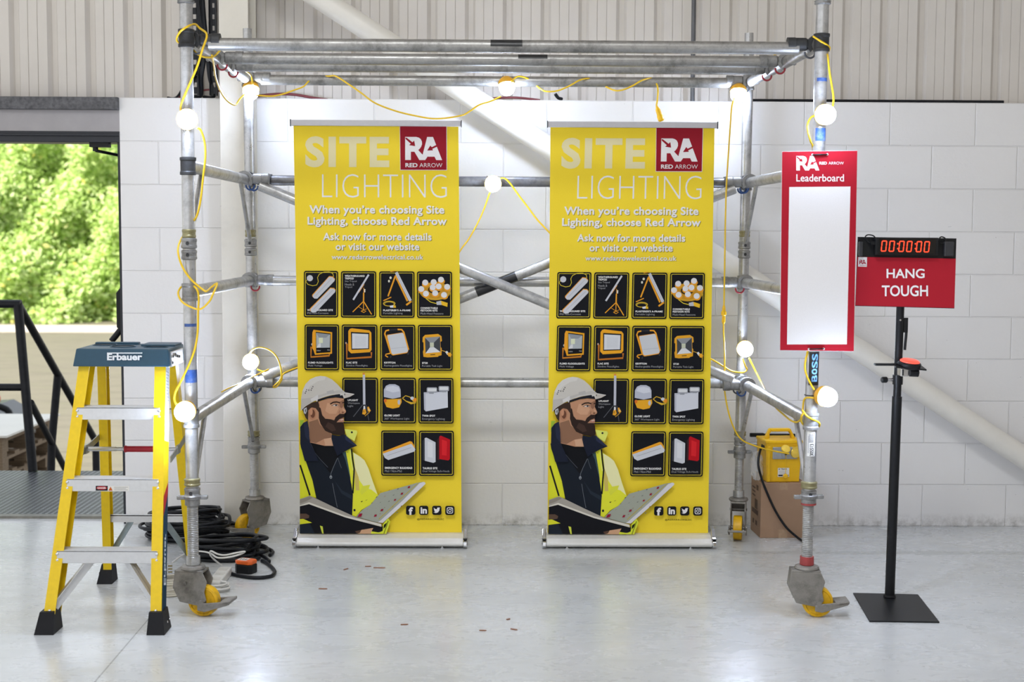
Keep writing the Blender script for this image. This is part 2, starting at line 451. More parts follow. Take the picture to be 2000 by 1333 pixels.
# profiled metal cladding above the blockwork: trapezoid ribs every 0.2 m, fine grooves between
w = MB(); prof = []; y0 = 0.13
x = XL + 0.05
PH = (-2.335) % 0.2
x = XL - (XL % 0.2) + PH
while x < XR:
    prof += [(x-0.028, y0), (x-0.008, y0+0.026), (x+0.016, y0+0.026), (x+0.028, y0)]
    for g in (0.072, 0.122):
        prof += [(x+g-0.002, y0), (x+g, y0+0.004), (x+g+0.002, y0)]
    x += 0.2
vs = [(a, b, z) for a, b in prof for z in (2.25, ROOF)]
w.add(vs, [(2*i, 2*i+2, 2*i+3, 2*i+1) for i in range(len(prof)-1)], CLAD)
w.span((XL, 0.16, 2.25), (XR, 0.22, ROOF), CLAD)
w.build('wall_back_upper', kind='structure')
MB().span((XR, YF, 0), (XR+0.15, 0.2, ROOF), CLAD).build('wall_right_blocker', kind='structure')  # unseen wall, moved in close to cut light on the right
MB().span((1.2, YF-0.15, 0), (XR+0.15, YF, ROOF), CLAD).build('wall_front_blocker', kind='structure')  # unseen wall piece added to block light from the right front
MB().span((XL-0.15, YF, ROOF), (XR+0.15, 0.22, ROOF+0.15), CLAD).build('ceiling', kind='structure')  # unseen roof, put in to keep the sun off the interior
# lintel, panel and door head over the doorway
LINT = mat('dark_galvanised_lintel', '57575b', 0.5, 0.4, 0.4, 45)
MB().span((DOOR_L-0.1, -0.03, 2.185), (DOOR_R, 0.2, 2.25), LINT).build('trim_1', kind='structure', bevel=0.004)
MB().span((DOOR_L-0.1, 0.0, 2.075), (DOOR_R, 0.12, 2.185), mat('grey_fascia', '9b989b', 0.5, 0, 0.05, 12)).build('trim_2', kind='structure')
DKF = mat('dark_door_frame', '23252c', 0.4, 0.2, 0.1)
MB().span((DOOR_L-0.1, 0.0, 2.018), (DOOR_R, 0.16, 2.075), DKF).span((DOOR_L-0.1, -0.012, 2.05), (DOOR_R, 0.0, 2.062), DKF).build('trim_3', kind='structure', bevel=0.003)
MB().span((DOOR_R-0.018, 0.02, 0.0), (DOOR_R, 0.2, 2.018), DKF).build('trim_4', kind='structure')
MB().span((DOOR_L, 0.145, -0.002), (DOOR_R-0.018, 0.2, 0.014), mat('worn_threshold', '8a8880', 0.5, 0.6, 0.2, 25)).build('trim_5', kind='structure')
# the door leaf stands open outside, against its right-hand jamb
d = MB().span((DOOR_R-0.062, 0.21, 0.02), (DOOR_R-0.018, 1.25, 2.01), DKF).build('door_1', kind='structure')
hb = MB()
hb.prism([(0, 0), (0.05, 0.03), (0.05, 0.22), (0.02, 0.26), (0, 0.26)], (DOOR_R-0.066, 0.30, 1.0), (-1, 0, 0), (0, 0, 1), (0, 0.05, 0), BLKP)
hb.path([(DOOR_R-0.09, 0.32, 1.03), (DOOR_R-0.125, 0.32, 0.985), (DOOR_R-0.15, 0.32, 0.955)], 0.018, BLKP, smooth=False)
hb.build('panic_bar', d, bevel=0.004)
# overhead closer arm under the door head
c = MB()
c.span((-2.12, 0.02, 1.995), (-2.02, 0.07, 2.018), BLKP).cyl((-2.095, 0.045, 1.975), (-2.095, 0.045, 2.0), 0.014, BLKP)
c.path([(-2.095, 0.045, 1.978), (DOOR_R-0.02, 0.15, 1.955)], 0.008, BLKP, smooth=False)
tag(c.build('door_closer_arm'), 'black hinged closer arm hanging under the dark door head', 'door closer')
# steel column and the raking brace
cl = MB()
cx0, cx1, cx2 = at(427, 10, Y=-0.125).x, at(484, 10, Y=-0.125).x, at(499, 10, Y=-0.014).x
cl.span((cx0, -0.125, 0.0), (cx1, -0.110, ROOF-0.05), CREAM).span(((cx0+cx1)/2-0.006, -0.11, 0), ((cx0+cx1)/2+0.006, -0.012, ROOF-0.05), CREAM)
cl.span((cx0, -0.014, 0), (cx2, -0.001, ROOF-0.05), CREAM)
tag(cl.build('steel_column', bevel=0.002), 'cream painted steel column standing against the block wall', 'column')
a, b = at(662, 21, Y=-0.10), at(1878, 815, Y=-0.10)
dr = (b-a)/(b.x-a.x)
tag(MB().cyl(a+dr*(-1.175-a.x), a+dr*((a.z-0.04)/abs(dr.z)), 0.057, BRACEW, seg=40).build('diagonal_brace'), 'white round steel brace slanting down across the block wall', 'brace')
# ------------------------------------------------------------------ services on the wall
SLOT = mat('cable_tray_steel', '26282d', 0.5, 0.3, 0.2)
tr = MB()
for x0, x1 in ((-1.575, -1.535), (-1.475, -1.440)):
    yy = -0.02
    tr.span((x0, yy, 2.26), (x0+0.012, yy+0.004, 4.6), SLOT).span((x1-0.012, yy, 2.26), (x1, yy+0.004, 4.6), SLOT)
    z = 2.27
    while z < 4.55:
        tr.span((x0+0.01, yy, z), (x1-0.01, yy+0.004, z+0.034), SLOT); z += 0.058
    tr.span((x0-0.002, yy-0.03, 2.26), (x0, yy+0.004, 4.6), SLOT).span((x1, yy-0.03, 2.26), (x1+0.002, yy+0.004, 4.6), SLOT)
tag(tr.build('cable_tray'), 'dark perforated cable tray rising beside the cream column', 'cable tray')
for k, (xa, xb, zc, zb, lbl) in enumerate(((-1.520, -1.60, 3.6, 2.262, 'thick black cable on the left of the vertical tray'), (-1.505, -1.54, 3.6, 2.262, 'thick black cable down the middle of the vertical tray'),
                                      (-1.49, -1.47, 3.6, 2.262, 'black cable by the right strip of the vertical tray'), (-1.512, -1.66, 3.6, 2.262, 'thin black cable curling left off the vertical tray'))):
    r = (0.012, 0.013, 0.010, 0.006)[k]
    o = MB().path([(xa-0.01*k, -0.045-0.012*k, 4.5), (xa+0.012, -0.05-0.01*k, 3.4), (xa-0.012, -0.05-0.01*k, 2.85), (xa+0.004, -0.05, 2.5), (0.5*xa+0.5*xb, -0.03, 2.36), (xb, 0.03, 2.25+r+0.004), (xb-0.06, 0.07, 2.25+r+0.002)], r, BLKCAB, 8, 8).build('power_cable')
    tag(o, lbl, 'cable', 'black cables in the vertical tray')
RCAB = mat('dark_red_cable', '6d1f2a', 0.45, 0, 0.1)
tag(MB().path([(-1.66, 0.05, 2.256), (-1.56, 0.02, 2.285), (-1.47, 0.02, 2.295), (-1.40, 0.04, 2.275), (-1.30, 0.08, 2.256)], 0.005, RCAB).build('data_cable'), 'dark red cable arching across the foot of the cable tray', 'cable', 'dark red cables along the wall top')
tag(MB().path([at(500, 188, Y=0.05), at(540, 184, Y=0.05), at(575, 185, Y=0.05), at(610, 191, Y=0.05), at(640, 195, Y=0.04)], 0.007, RCAB).build('data_cable'), 'dark red cable lying on the wall top behind the left banner', 'cable', 'dark red cables along the wall top')
tag(MB().path([at(935, 196, Y=0.05), at(965, 192, Y=0.05), at(1010, 191, Y=0.05), at(1055, 196, Y=0.05)], 0.006, RCAB).build('data_cable'), 'short dark red cable on the wall top behind the middle top lamp', 'cable', 'dark red cables along the wall top')
for k, (ua, ub, va, lbl) in enumerate(((1470, 1960, 197.5, 'long black cable lying on the wall top at the right'), (1480, 1850, 199.5, 'second black cable lying along the wall top at the right'))):
    pts = [at(ua+(ub-ua)*i/6, va+(i % 2)*1.0+i*0.6, Y=0.03+0.025*k) for i in range(7)]
    for p in pts: p.z = max(p.z, 2.25+0.0085)
    tag(MB().path(pts, 0.0085, BLKCAB).build('power_cable'), lbl, 'cable', 'black cables on the wall top')
p = at(1353, 100, Y=0.075)
tag(MB().cyl((p.x, 0.06, 2.255), (p.x, 0.06, 4.6), 0.012, mat('grey_conduit', '5f6063', 0.45, 0.4, 0.1)).build('conduit'), 'dark grey vertical conduit running up the cladding', 'conduit')
p = at(1090, 196, Y=0.03)
tag(MB().path([(p.x+0.02, 0.05, 2.262), (p.x, 0.03, 2.266), (p.x-0.015, 0.02, 2.285)], 0.009, BLKCAB).build('cable_end'), 'short black cable end poking up from the wall top', 'cable')

# ================================================================== OUTSIDE THE DOORWAY
GZ = -1.1
tarm = NT('pale_tarmac'); tn = tarm.noise(3, 8, None, 0.7, 0.2, (0.3, 1.5, 1))
tarm.fin(tarm.ramp(tn, [(0.32, lin('5b5747')), (0.5, lin('736d5e')), (0.72, lin('66664d'))]), 0.8, 0)
MB().span((-60, 0.3, GZ-0.2), (40, 90, GZ), tarm.m).build('ground_outside', kind='structure')
MB().span((-45, 29.6, GZ), (20, 30.9, GZ+0.10), mat('kerb_stone', 'c9bdb2', 0.7, 0, 0.1, 3)).build('kerb', kind='structure')
ld = thing('steel_landing', 'steel tread-plate landing outside the doorway', 'landing', (-3.2, 0.9, -0.05))
TREAD = m_tread()
MB().span((-5.2, 0.205, -0.02), (-1.30, 1.66, 0.0), TREAD).build('tread_plate', ld)
lf = MB()
lf.span((-5.2, 1.60, -0.14), (-1.30, 1.655, -0.021), RAIL).span((-5.2, 0.24, -0.14), (-1.30, 0.30, -0.021), RAIL)
lf.build('bearer', ld)
for x_ in (-5.1, -1.45):
    MB().span((x_, 1.60, GZ), (x_+0.05, 1.65, -0.14), RAIL).build('support_leg', ld)
    MB().span((x_, 0.42, GZ), (x_+0.05, 0.47, -0.14), RAIL).span((x_, 0.30, -0.14), (x_+0.05, 0.47, -0.10), RAIL).build('support_leg', ld)
rl = thing('handrail', 'black tubular guard rail and stair handrail beyond the landing', 'railing', (-3.1, 1.66, 0))
RY = 1.64
P1t, P1b = at(35, 594, Y=RY), at(64, 921, Y=RY); P1b.z = 0.002
MB().path([P1t, P1b], 0.03, RAIL, 12, smooth=False).build('post', rl)
MB().path([P1t+Vector((0.02, 0, 0)), (P1t.x-1.9, RY, P1t.z)], 0.027, RAIL, 12, smooth=False).build('top_rail', rl)
q = at(52, 757, Y=RY); MB().path([q, (q.x-1.9, RY, q.z)], 0.024, RAIL, 12, smooth=False).build('mid_rail', rl)
y2, y3 = 2.40, 3.33
P2t, P2m, P2b = at(113, 732, Y=y2), at(101, 866, Y=y2), at(92, 945, Y=y2)
P3t = at(187, 862, Y=y3); P3b = P3t+Vector((0, 0, -1.03))
P2b = Vector((P2m.x+(P2m.x-P2t.x)*0.55, y2, -0.62))
MB().path([P1t, P2t, P3t], 0.026, RAIL, 12, smooth=False).build('stair_rail', rl)
q1 = at(60, 787, Y=RY+0.02); q2 = P2m
MB().path([q1, q2, q2+(q2-q1)*1.22], 0.023, RAIL, 12, smooth=False).build('stair_mid_rail', rl)
MB().path([P2t, P2m, P2b], 0.028, RAIL, 12, smooth=False).build('post', rl)
MB().path([P3t, P3b], 0.028, RAIL, 12, smooth=False).build('post', rl)
# stair flight under the handrail (its treads carry the posts)
st = thing('steel_stair', 'short steel stair going down from the landing', 'stair', (-3.0, 2.6, GZ))
for k in range(5):
    MB().span((-3.34, 1.67+0.38*k, -0.2-0.18*k), (-2.2, 1.67+0.38*k+0.4, -0.17-0.18*k), TREAD).build('stair_tread', st)
for x_ in (-3.36, -2.2):
    MB().prism([(1.67, -0.04), (1.67, -0.26), (3.75, -1.1), (3.95, -1.1), (3.6, -0.85)], (x_, 0, 0), (0, 1, 0), (0, 0, 1), (0.02, 0, 0), RAIL).build('stringer', st)
# pallets with a white board on top
PW1 = m_wood('pallet_wood', '6d5c48', '96826a')
PX1, PY0, PY1 = -3.76, 3.22, 4.42
def pallet(z, label):
    t = thing('wooden_pallet', label, 'pallet', (PX1-0.5, (PY0+PY1)/2, z), 'stacked wooden pallets outside')
    for k in range(5):
        y_ = PY0+0.0+k*(1.2-0.1)/4
        MB().span((PX1-1.0, y_, z+0.124), (PX1, y_+0.1, z+0.146), PW1).build('deck_board', t)
    for k in range(3):
        y_ = PY0+k*(1.2-0.1)/2
        MB().span((PX1-1.0, y_, z), (PX1, y_+0.1, z+0.02), PW1).build('bottom_board', t)
    for x_ in (PX1-1.0, PX1-0.55, PX1-0.1):
        for k in range(3):
            y_ = PY0+k*(1.2-0.13)/2
            MB().span((x_, y_, z+0.02), (x_+0.1, y_+0.13, z+0.103), PW1).build('block', t)
        MB().span((x_, PY0, z+0.103), (x_+0.1, PY1, z+0.124), PW1).build('stringer_board', t)
    return t
p0 = pallet(-0.160, 'wooden pallet directly under the white board, topmost of its stack')
for k, lbl in enumerate(('wooden pallet second from the top of the stack outside', 'wooden pallet third from the top of the stack outside', 'wooden pallet fourth from the top of the stack outside',
                         'wooden pallet fifth from the top of the stack outside', 'lowest wooden pallet of the stack outside')):
    c = copy_thing(p0, (PX1-0.5-(0.03 if k % 2 else 0), (PY0+PY1)/2+(0.02 if k % 2 else 0), -0.160-0.1465*(k+1)), lbl)
MB().span((PX1-1.05, PY0, GZ), (PX1+0.02, PY1, -0.160-0.1465*5-0.001), PW1).build('skid_base')
tag(bpy.data.objects['skid_base'], 'timber skid base under the pallet stack outside', 'skid')
tag(MB().span((PX1-1.1, PY0-0.04, -0.013), (PX1+0.05, PY1+0.05, 0.003), mat('white_board', 'ece8df', 0.5, 0, 0.03, 4)).build('white_board'), 'flat white board lying on top of the pallet stack', 'board')
# the small grey machine at the left edge
mc = thing('sweeper_machine', 'dark grey machine with rounded body parked beyond the pallets', 'machine', (-4.95, 5.3, GZ))
mg = mat('machine_grey', '4c5054', 0.35, 0.1, 0.1)
b = MB(); xr = at(15, 770, Y=5.0).x
b.prism([(0, 0.25), (0.05, 0.2), (1.1, 0.2), (1.1, 1.0), (0.25, 1.06), (0.06, 0.95)], (xr, 5.0, GZ), (-1, 0, 0), (0, 0, 1), (0, 0.9, 0), mg)
b.build('body', mc, bevel=0.05)
MB().path([(xr-0.03, 5.1, GZ+0.9), (xr-0.05, 5.1, GZ+1.06), (xr-0.4, 5.1, GZ+1.14)], 0.03, BLKP, 10).build('handle', mc)
MB().ball((xr-0.25, 5.2, GZ+1.14), 0.11, mat('orange_cover', 'c8603a', 0.4), (1, 1, 0.8)).build('orange_cap', mc)
MB().ball((xr-0.31, 5.25, GZ+1.27), 0.13, mat('grey_cover', '77777a', 0.4), (1, 1, 0.7)).build('seat', mc)
for x_ in (xr-0.25, xr-0.95):
    MB().cyl((x_, 4.94, GZ+0.2), (x_, 5.05, GZ+0.2), 0.2, RUBB).build('wheel', mc)
# hedge and the trees behind it
LEAF = m_leaf()
def leaves(mb, n, fn, size):
    vs = []; fs = []
    for i in range(n):
        c = Vector(fn()); s = size*random.uniform(0.6, 1.25)
        a = Vector((random.uniform(-1, 1), random.uniform(-1, 1), random.uniform(-0.6, 0.6))).normalized()
        b = a.cross(Vector((random.uniform(-1, 1), random.uniform(-1.5, 0), random.uniform(-0.5, 1)))).normalized()
        k = len(vs); q = a.cross(b)*s*0.12
        vs += [c-a*s*0.5, c-b*s*0.3+q, c+a*s*0.5, c+b*s*0.3+q]; fs.append((k, k+1, k+2, k+3))
    mb.add(vs, fs, LEAF)
h = MB(); HX0, HX1, HY, HH = -24.0, -7.0, 32.0, 5.7
def hsurf(x, z):
    return 0.9*math.sin(x*1.3+z*0.8)+0.6*math.sin(x*2.9-z*1.7+1)+0.4*math.sin(z*3.1+x*0.7)+0.15*math.sin(x*6.1+z*4.3)
def hp():
    x = random.uniform(HX0, HX1); z = random.uniform(0, 1)**0.9*HH*(1+0.04*math.sin(x*2.2)+0.03*math.sin(x*5))
    dp = random.random()**1.7*0.9
    return (x, HY+1.1-hsurf(x, z)*0.55+dp+0.26*z, GZ+z)
leaves(h, 42000, hp, 0.24)
h.span((HX0, HY+3.6, GZ), (HX1, HY+4.6, GZ+HH-0.3), mat('hedge_inner', '7d9a50', 0.8, 0, 0.3, 3))
hd = h.build('hedge'); tag(hd, 'tall dense green hedge beyond the yard, seen through the doorway', 'hedge')
for k, (x_, y_, r_, lbl) in enumerate(((-21.5, 46, 3.2, 'pale hazy tree crown above the hedge at the left'), (-13.4, 49, 2.4, 'small tree crown showing just over the hedge'))):
    t = thing('tree', lbl, 'tree', (x_, y_, GZ), 'trees behind the hedge')
    MB().cyl((x_, y_, GZ), (x_, y_, GZ+6), 0.22, mat('bark', '5b4a3a', 0.9)).build('trunk', t)
    cr_ = MB()
    def tp():
        a = random.uniform(0, 2*PI); b_ = math.acos(random.uniform(-1, 1)); rr = r_*(0.65+0.35*random.random()**0.5)*(1+0.2*math.sin(3*a)+0.15*math.sin(5*b_))
        return (x_+rr*math.sin(b_)*math.cos(a), y_+rr*math.sin(b_)*math.sin(a), GZ+7.2+rr*0.8*math.cos(b_))
    leaves(cr_, 5000, tp, 0.34); cr_.build('crown', t)

# ================================================================== THE SCAFFOLD TOWER
YFR, YRE = -1.74, -0.29
tw = thing('scaffold_tower', 'aluminium scaffold tower on four yellow wheels, its tubes framing both banners', 'scaffold tower', (0.03, -1.0, 0))
ZR = (0.803, 1.313, 1.813, 2.313)
RT = 0.0254
BLUE = mat('blue_label', '284b8a', 0.4, 0, 0.2, 60, dirt='8a93a6', dirt_amt=0.7); BLKT = mat('black_tape', '17181b', 0.35, 0, 0.2, 60)
BAND = mat('brass_band', '8a8462', 0.4, 0.5, 0.15); REDP = mat('worn_red_paint', '9a3a3a', 0.6, 0, 0.2)
CLIPS = {'b': mat('blue_trigger', '284a86', 0.4), 'r': mat('red_trigger', '8e1f2c', 0.4), 'd': mat('dark_trigger', '43464e', 0.4)}
POSTS = {}
for key, bot, top, ztop, y in (('LF', (377, 1060), (363, 0), 3.05, YFR), ('RF', (1577, 1060), (1607, 0), 3.05, YFR), ('LR', (497, 940), (484, 120), 2.565, YRE), ('RR', (1443.5, 930), (1462, 120), 2.56, YRE)):
    a, b = at(*bot, Y=y), at(*top, Y=y); POSTS[key] = (a, b-a, ztop, y)
def pp(key, z):
    a, d, zt, y = POSTS[key]; return a+d*((z-a.z)/d.z)
def on(key, v):
    """height on a post that is seen at photo row v"""
    lo, hi = 0.0, 3.0
    for _ in range(40):
        mid = (lo+hi)/2; p = pp(key, mid)-CAMPOS
        vv = 666.5-F_PX*p.dot(_up)/p.dot(_fw)
        if vv > v: lo = mid
        else: hi = mid
    return lo
posts = {}
for key in POSTS:
    zt = POSTS[key][2]; zb = on(key, {'LF': 975, 'RF': 985, 'LR': 872, 'RR': 882}[key])
    if key[1] == 'R':
        zc = zt
        mbp = MB().cyl(pp(key, zb), pp(key, zt-0.09), RT, GALV, seg=24).cyl(pp(key, zt-0.09), pp(key, zt), 0.022, GALV)
    else: mbp = MB().cyl(pp(key, zb), pp(key, zt), RT, GALV, seg=24)
    posts[key] = mbp.build('post', tw)
    def ring(v0, v1, r, m_, nm, hole=False):
        z0, z1 = on(key, v1), on(key, v0); mb = MB()
        h_ = z1-z0; ax = pp(key, z1)-pp(key, z0)
        mb.lathe([(RT, 0), (r, 0.004), (r, h_*0.3), (r-0.0015, h_*0.35), (r-0.0015, h_*0.65), (r, h_*0.7), (r, h_-0.004), (RT, h_)], pp(key, z0), ax, m_)
        if hole: mb.cyl(pp(key, (z0+z1)/2)+Vector((0, -r+0.001, 0)), pp(key, (z0+z1)/2)+Vector((0, -r-0.0012, 0)), 0.007, BLKC)
        return mb.build(nm, posts[key])
    if key == 'LF':
        ring(448, 465, 0.0275, BAND, 'locking_band'); ring(465, 486, 0.031, CAST, 'joint_collar', True); ring(488, 508, 0.031, CAST, 'joint_collar', True)
        ring(0, 8, 0.034, CAST, 'joint_collar'); ring(934, 950, 0.032, BAND, 'locking_band'); ring(952, 972, 0.032, CAST, 'joint_collar', True)
        bands = ((632, 638, BLUE), (722, 747, BLUE))
    elif key == 'RF':
        ring(0, 10, 0.033, CAST, 'joint_collar'); ring(940, 955, 0.033, BAND, 'locking_band'); ring(957, 972, 0.031, CAST, 'joint_collar', True)
        bands = ((153, 160, BLUE), (251, 276, BLUE), (687, 752, BLKT))
    elif key == 'LR':
        ring(449, 463, 0.0275, BAND, 'locking_band'); ring(467, 483, 0.031, CAST, 'joint_collar', True); ring(485, 500, 0.031, CAST, 'joint_collar', True)
        ring(841, 853, 0.031, BAND, 'locking_band'); ring(853, 866, 0.030, CAST, 'joint_collar', True); bands = ()
    else:
        ring(451, 463, 0.0275, BAND, 'locking_band'); ring(472, 487, 0.031, CAST, 'joint_collar', True); ring(489, 505, 0.031, CAST, 'joint_collar', True)
        ring(842, 852, 0.031, BAND, 'locking_band'); ring(855, 870, 0.030, CAST, 'joint_collar', True); bands = ()
    for v0, v1, m_ in bands:
        z0, z1 = on(key, v1), on(key, v0); p, q = pp(key, z0), pp(key, z1)
        mb = MB(); n_ = 14; sd = 0.35 if m_ is not BLKT else 0.15
        rr = RT+0.0006; vs = []
        for i in range(n_+1):
            a = -PI/2+sd+(-1.15+2.3*i/n_) if m_ is not BLKT else -PI/2+sd+(-0.95+1.9*i/n_)
            vs += [p+Vector((math.cos(a), math.sin(a), 0))*rr, q+Vector((math.cos(a), math.sin(a), 0))*rr]
        mb.add(vs, [(2*i, 2*i+2, 2*i+3, 2*i+1) for i in range(n_)], m_, True)
        mb.build('label_band', posts[key])
# lettering wrapped on the right front post
class PostPrint(Print):
    def __init__(s, key, ang, r): s.key, s.ang, s.r = key, ang, r; s.z = 0.0008; s.step = 0.0002; s.mb = MB(); s.n = Vector((math.cos(ang), math.sin(ang), 0))
    def P(s, x, y):                       # x: metres round the tube, y: photo row
        a = s.ang+x/s.r; p = pp(s.key, on(s.key, y)); return p+Vector((math.cos(a), math.sin(a), 0))*(s.r+s.z)
    def poly(s, pts, c, up=True):         # upright rectangles, split so that they follow the tube
        if up: s.up()
        x0, x1 = pts[0][0], pts[1][0]; y0, y1 = pts[0][1], pts[2][1]; n = 8
        for i in range(n):
            a, b = x0+(x1-x0)*i/n, x0+(x1-x0)*(i+1)/n; Print.poly(s, [(a, y0), (b, y0), (b, y1), (a, y1)], c, False)
        return s
pr = PostPrint('RF', -PI/2+0.15, RT)
v = 745
for ch, hgt in (('B', 13), ('o', 11), ('S', 13), ('S', 13)):
    pr.text(ch, -0.012, v-hgt, 0.012 if ch != 'o' else 0.011, v, '6fa3d8', 0.02, rot90=True); v -= hgt+1.5
pr.build('lettering', posts['RF'])
pr = PostPrint('RF', -PI/2-0.1, RT)
pr.poly([(-0.016, 842), (0.016, 842), (0.016, 890), (-0.016, 890)], 'e2e2df')
for k in range(9): pr.poly([(-0.010, 847+k*1.9), (0.010, 847+k*1.9), (0.010, 847.9+k*1.9), (-0.010, 847.9+k*1.9)], '55555a', up=(k == 0))
pr.text('305513', -0.004, 866, 0.011, 889, '222226', 0.02, rot90=True)
for k in range(2): pr.poly([(-0.012+0.003*k, 850), (-0.0105+0.003*k, 850), (-0.0105+0.003*k, 884), (-0.012+0.003*k, 884)], 'a9a9ad', up=(k == 0))
pr.build('barcode_label', posts['RF'])
# end-frame rungs with collars where they meet the posts, and their knee braces
rungs = {}
for side, F, R in (('L', 'LF', 'LR'), ('R', 'RF', 'RR')):
    for i, z in enumerate(ZR):
        a, b = pp(F, z), pp(R, z)
        ro = MB().cyl(a, b, RT, GALV if i != 3 else GALV_D, seg=24).build('rung', tw); rungs[side+str(i)] = (a, b, ro)
        for P_, m_ in ((a, BLKC if (i == 3 or (i == 2 and side == 'L')) else CAST), (b, CAST)):
            MB().lathe([(RT, -0.036), (0.032, -0.034), (0.032, -0.024), (0.0295, -0.02), (0.0295, 0.02), (0.032, 0.024), (0.032, 0.034), (RT, 0.036)], P_, (0, 0, 1), m_).build('rung_collar', ro)
        if i in (0, 2):
            for P_, Q_, s_ in ((a, b, 1), (b, a, -1)):
                dd = (Q_-P_).normalized()
                key = F if s_ == 1 else R
                MB().path([P_+dd*0.26+Vector((0, 0, -0.018)), pp(key, z-0.30)+dd*0.022], 0.0105, GALV, 10, smooth=False).build('knee_brace', tw)
# hook-on horizontals
def hook(parent, rung, t_y, dx, m_, trig):
    """cast hook that goes over a front-to-back rung at depth t_y; the tube leaves it towards +-x"""
    a, b, _ = rungs[rung]; p = a+(b-a)*((t_y-a.y)/(b.y-a.y))
    mb = MB()
    prof = []
    n_ = 12; pts = []
    for k in range(n_+1):
        an = PI/2-PI*0.62 + (PI*1.24)*k/n_ if False else -0.25*PI+1.35*PI*k/n_
        pts.append((an, 0.040))
    outer = [(0.042*math.cos(a_)*dx*1.0, 0.042*math.sin(a_)) for a_, _ in pts]; inner = [(0.0268*math.cos(a_)*dx, 0.0268*math.sin(a_)) for a_, _ in reversed(pts)]
    poly = outer+inner
    for k in range(len(pts)-1):
        q_ = [outer[k], outer[k+1], inner[len(pts)-2-k], inner[len(pts)-1-k]]
        if dx < 0: q_ = q_[::-1]
        mb.prism(q_, p+Vector((0, -0.02, 0)), (1, 0, 0), (0, 0, 1), (0, 0.04, 0), m_)
    mb.lathe([(0.018, 0), (0.026, 0.012), (0.0265, 0.05), (0.0285, 0.055), (0.0285, 0.085)], p+Vector((dx*0.034, 0, 0.004)), (dx, 0, -0.02), m_)
    h = mb.build('hook_coupler', parent)
    c_ = p+Vector((dx*0.028, -0.004, -0.030))
    MB().arc(c_, (1, 0, 0), (0, 0, 1), 0.021, 0.0042, PI*0.95, PI*2.05, CLIPS[trig]).build('trigger', h)
    return p
def horiz(name, zi, y, dz, m_, cm, trig, tape=None):
    L, R = rungs['L'+str(zi)], rungs['R'+str(zi)]
    pa = L[0]+(L[1]-L[0])*((y-L[0].y)/(L[1].y-L[0].y)); pb = R[0]+(R[1]-R[0])*((y-R[0].y)/(R[1].y-R[0].y))
    o = MB().cyl(pa+Vector((0.075, 0, dz)), pb+Vector((-0.075, 0, dz)), RT, m_, seg=24).build(name, tw)
    hook(o, 'L'+str(zi), y, 1, cm, trig); hook(o, 'R'+str(zi), y, -1, cm, trig)
    for u0, u1, a0, a1 in (tape or ()):
        p, q = at(u0, 100, Y=y), at(u1, 100, Y=y); mb = MB(); z_ = (pa.z+pb.z)/2+dz; vs = []
        for i in range(11):
            an = a0+(a1-a0)*i/10
            for x_ in (p.x, q.x):
                t_ = (x_-pa.x)/(pb.x-pa.x)
                vs.append(Vector((x_, y+math.cos(an)*(RT+0.0006), pa.z+(pb.z-pa.z)*t_+dz+math.sin(an)*(RT+0.0006))))
        mb.add(vs, [(2*i, 2*i+1, 2*i+3, 2*i+2) for i in range(10)], BLKT, True).build('tape', o)
    return o
horiz('top_tube', 3, YFR+0.075, -0.012, GALV_D, BLKC, 'd', ((958, 1020, PI*0.55, PI*1.05),))
TY2, TY3 = -1.13, -0.86
t2 = horiz('top_tube', 3, TY2, 0, GALV_D, CAST, 'r', ((1012, 1069, PI*0.5, PI*0.95),))
horiz('top_tube', 3, TY3, 0, GALV_D, CAST, 'r')
horiz('top_tube', 3, YRE-0.06, -0.006, GALV_D, CAST, 'd')
horiz('back_tube', 2, YRE-0.045, 0, m_galv('blackened_tube', '77777a', '262628', 0.4), BLKC, 'b'); horiz('back_tube', 1, YRE-0.045, 0, GALV, CAST, 'r'); horiz('back_tube', 0, YRE-0.045, 0, GALV, CAST, 'd')
def diag(zl, zr, y, tape):
    L, R = rungs['L'+str(zl)], rungs['R'+str(zr)]
    t_ = (y-L[0].y)/(L[1].y-L[0].y); pa = L[0]+(L[1]-L[0])*t_; pb = R[0]+(R[1]-R[0])*((y-R[0].y)/(R[1].y-R[0].y))
    d_ = (pb-pa).normalized()
    o = MB().cyl(pa+d_*0.08, pb-d_*0.08, RT, GALV, seg=24).build('diagonal_tube', tw)
    hook(o, 'L'+str(zl), y, 1, CAST, 'b'); hook(o, 'R'+str(zr), y, -1, CAST, 'b')
    if tape:
        m0 = pa+(pb-pa)*0.455; m1 = pa+(pb-pa)*0.535
        MB().cyl(m0, m1, RT+0.0007, BLKT, seg=24, caps=False).build('tape', o)
diag(2, 0, YRE-0.149, False); diag(0, 2, YRE-0.097, True)
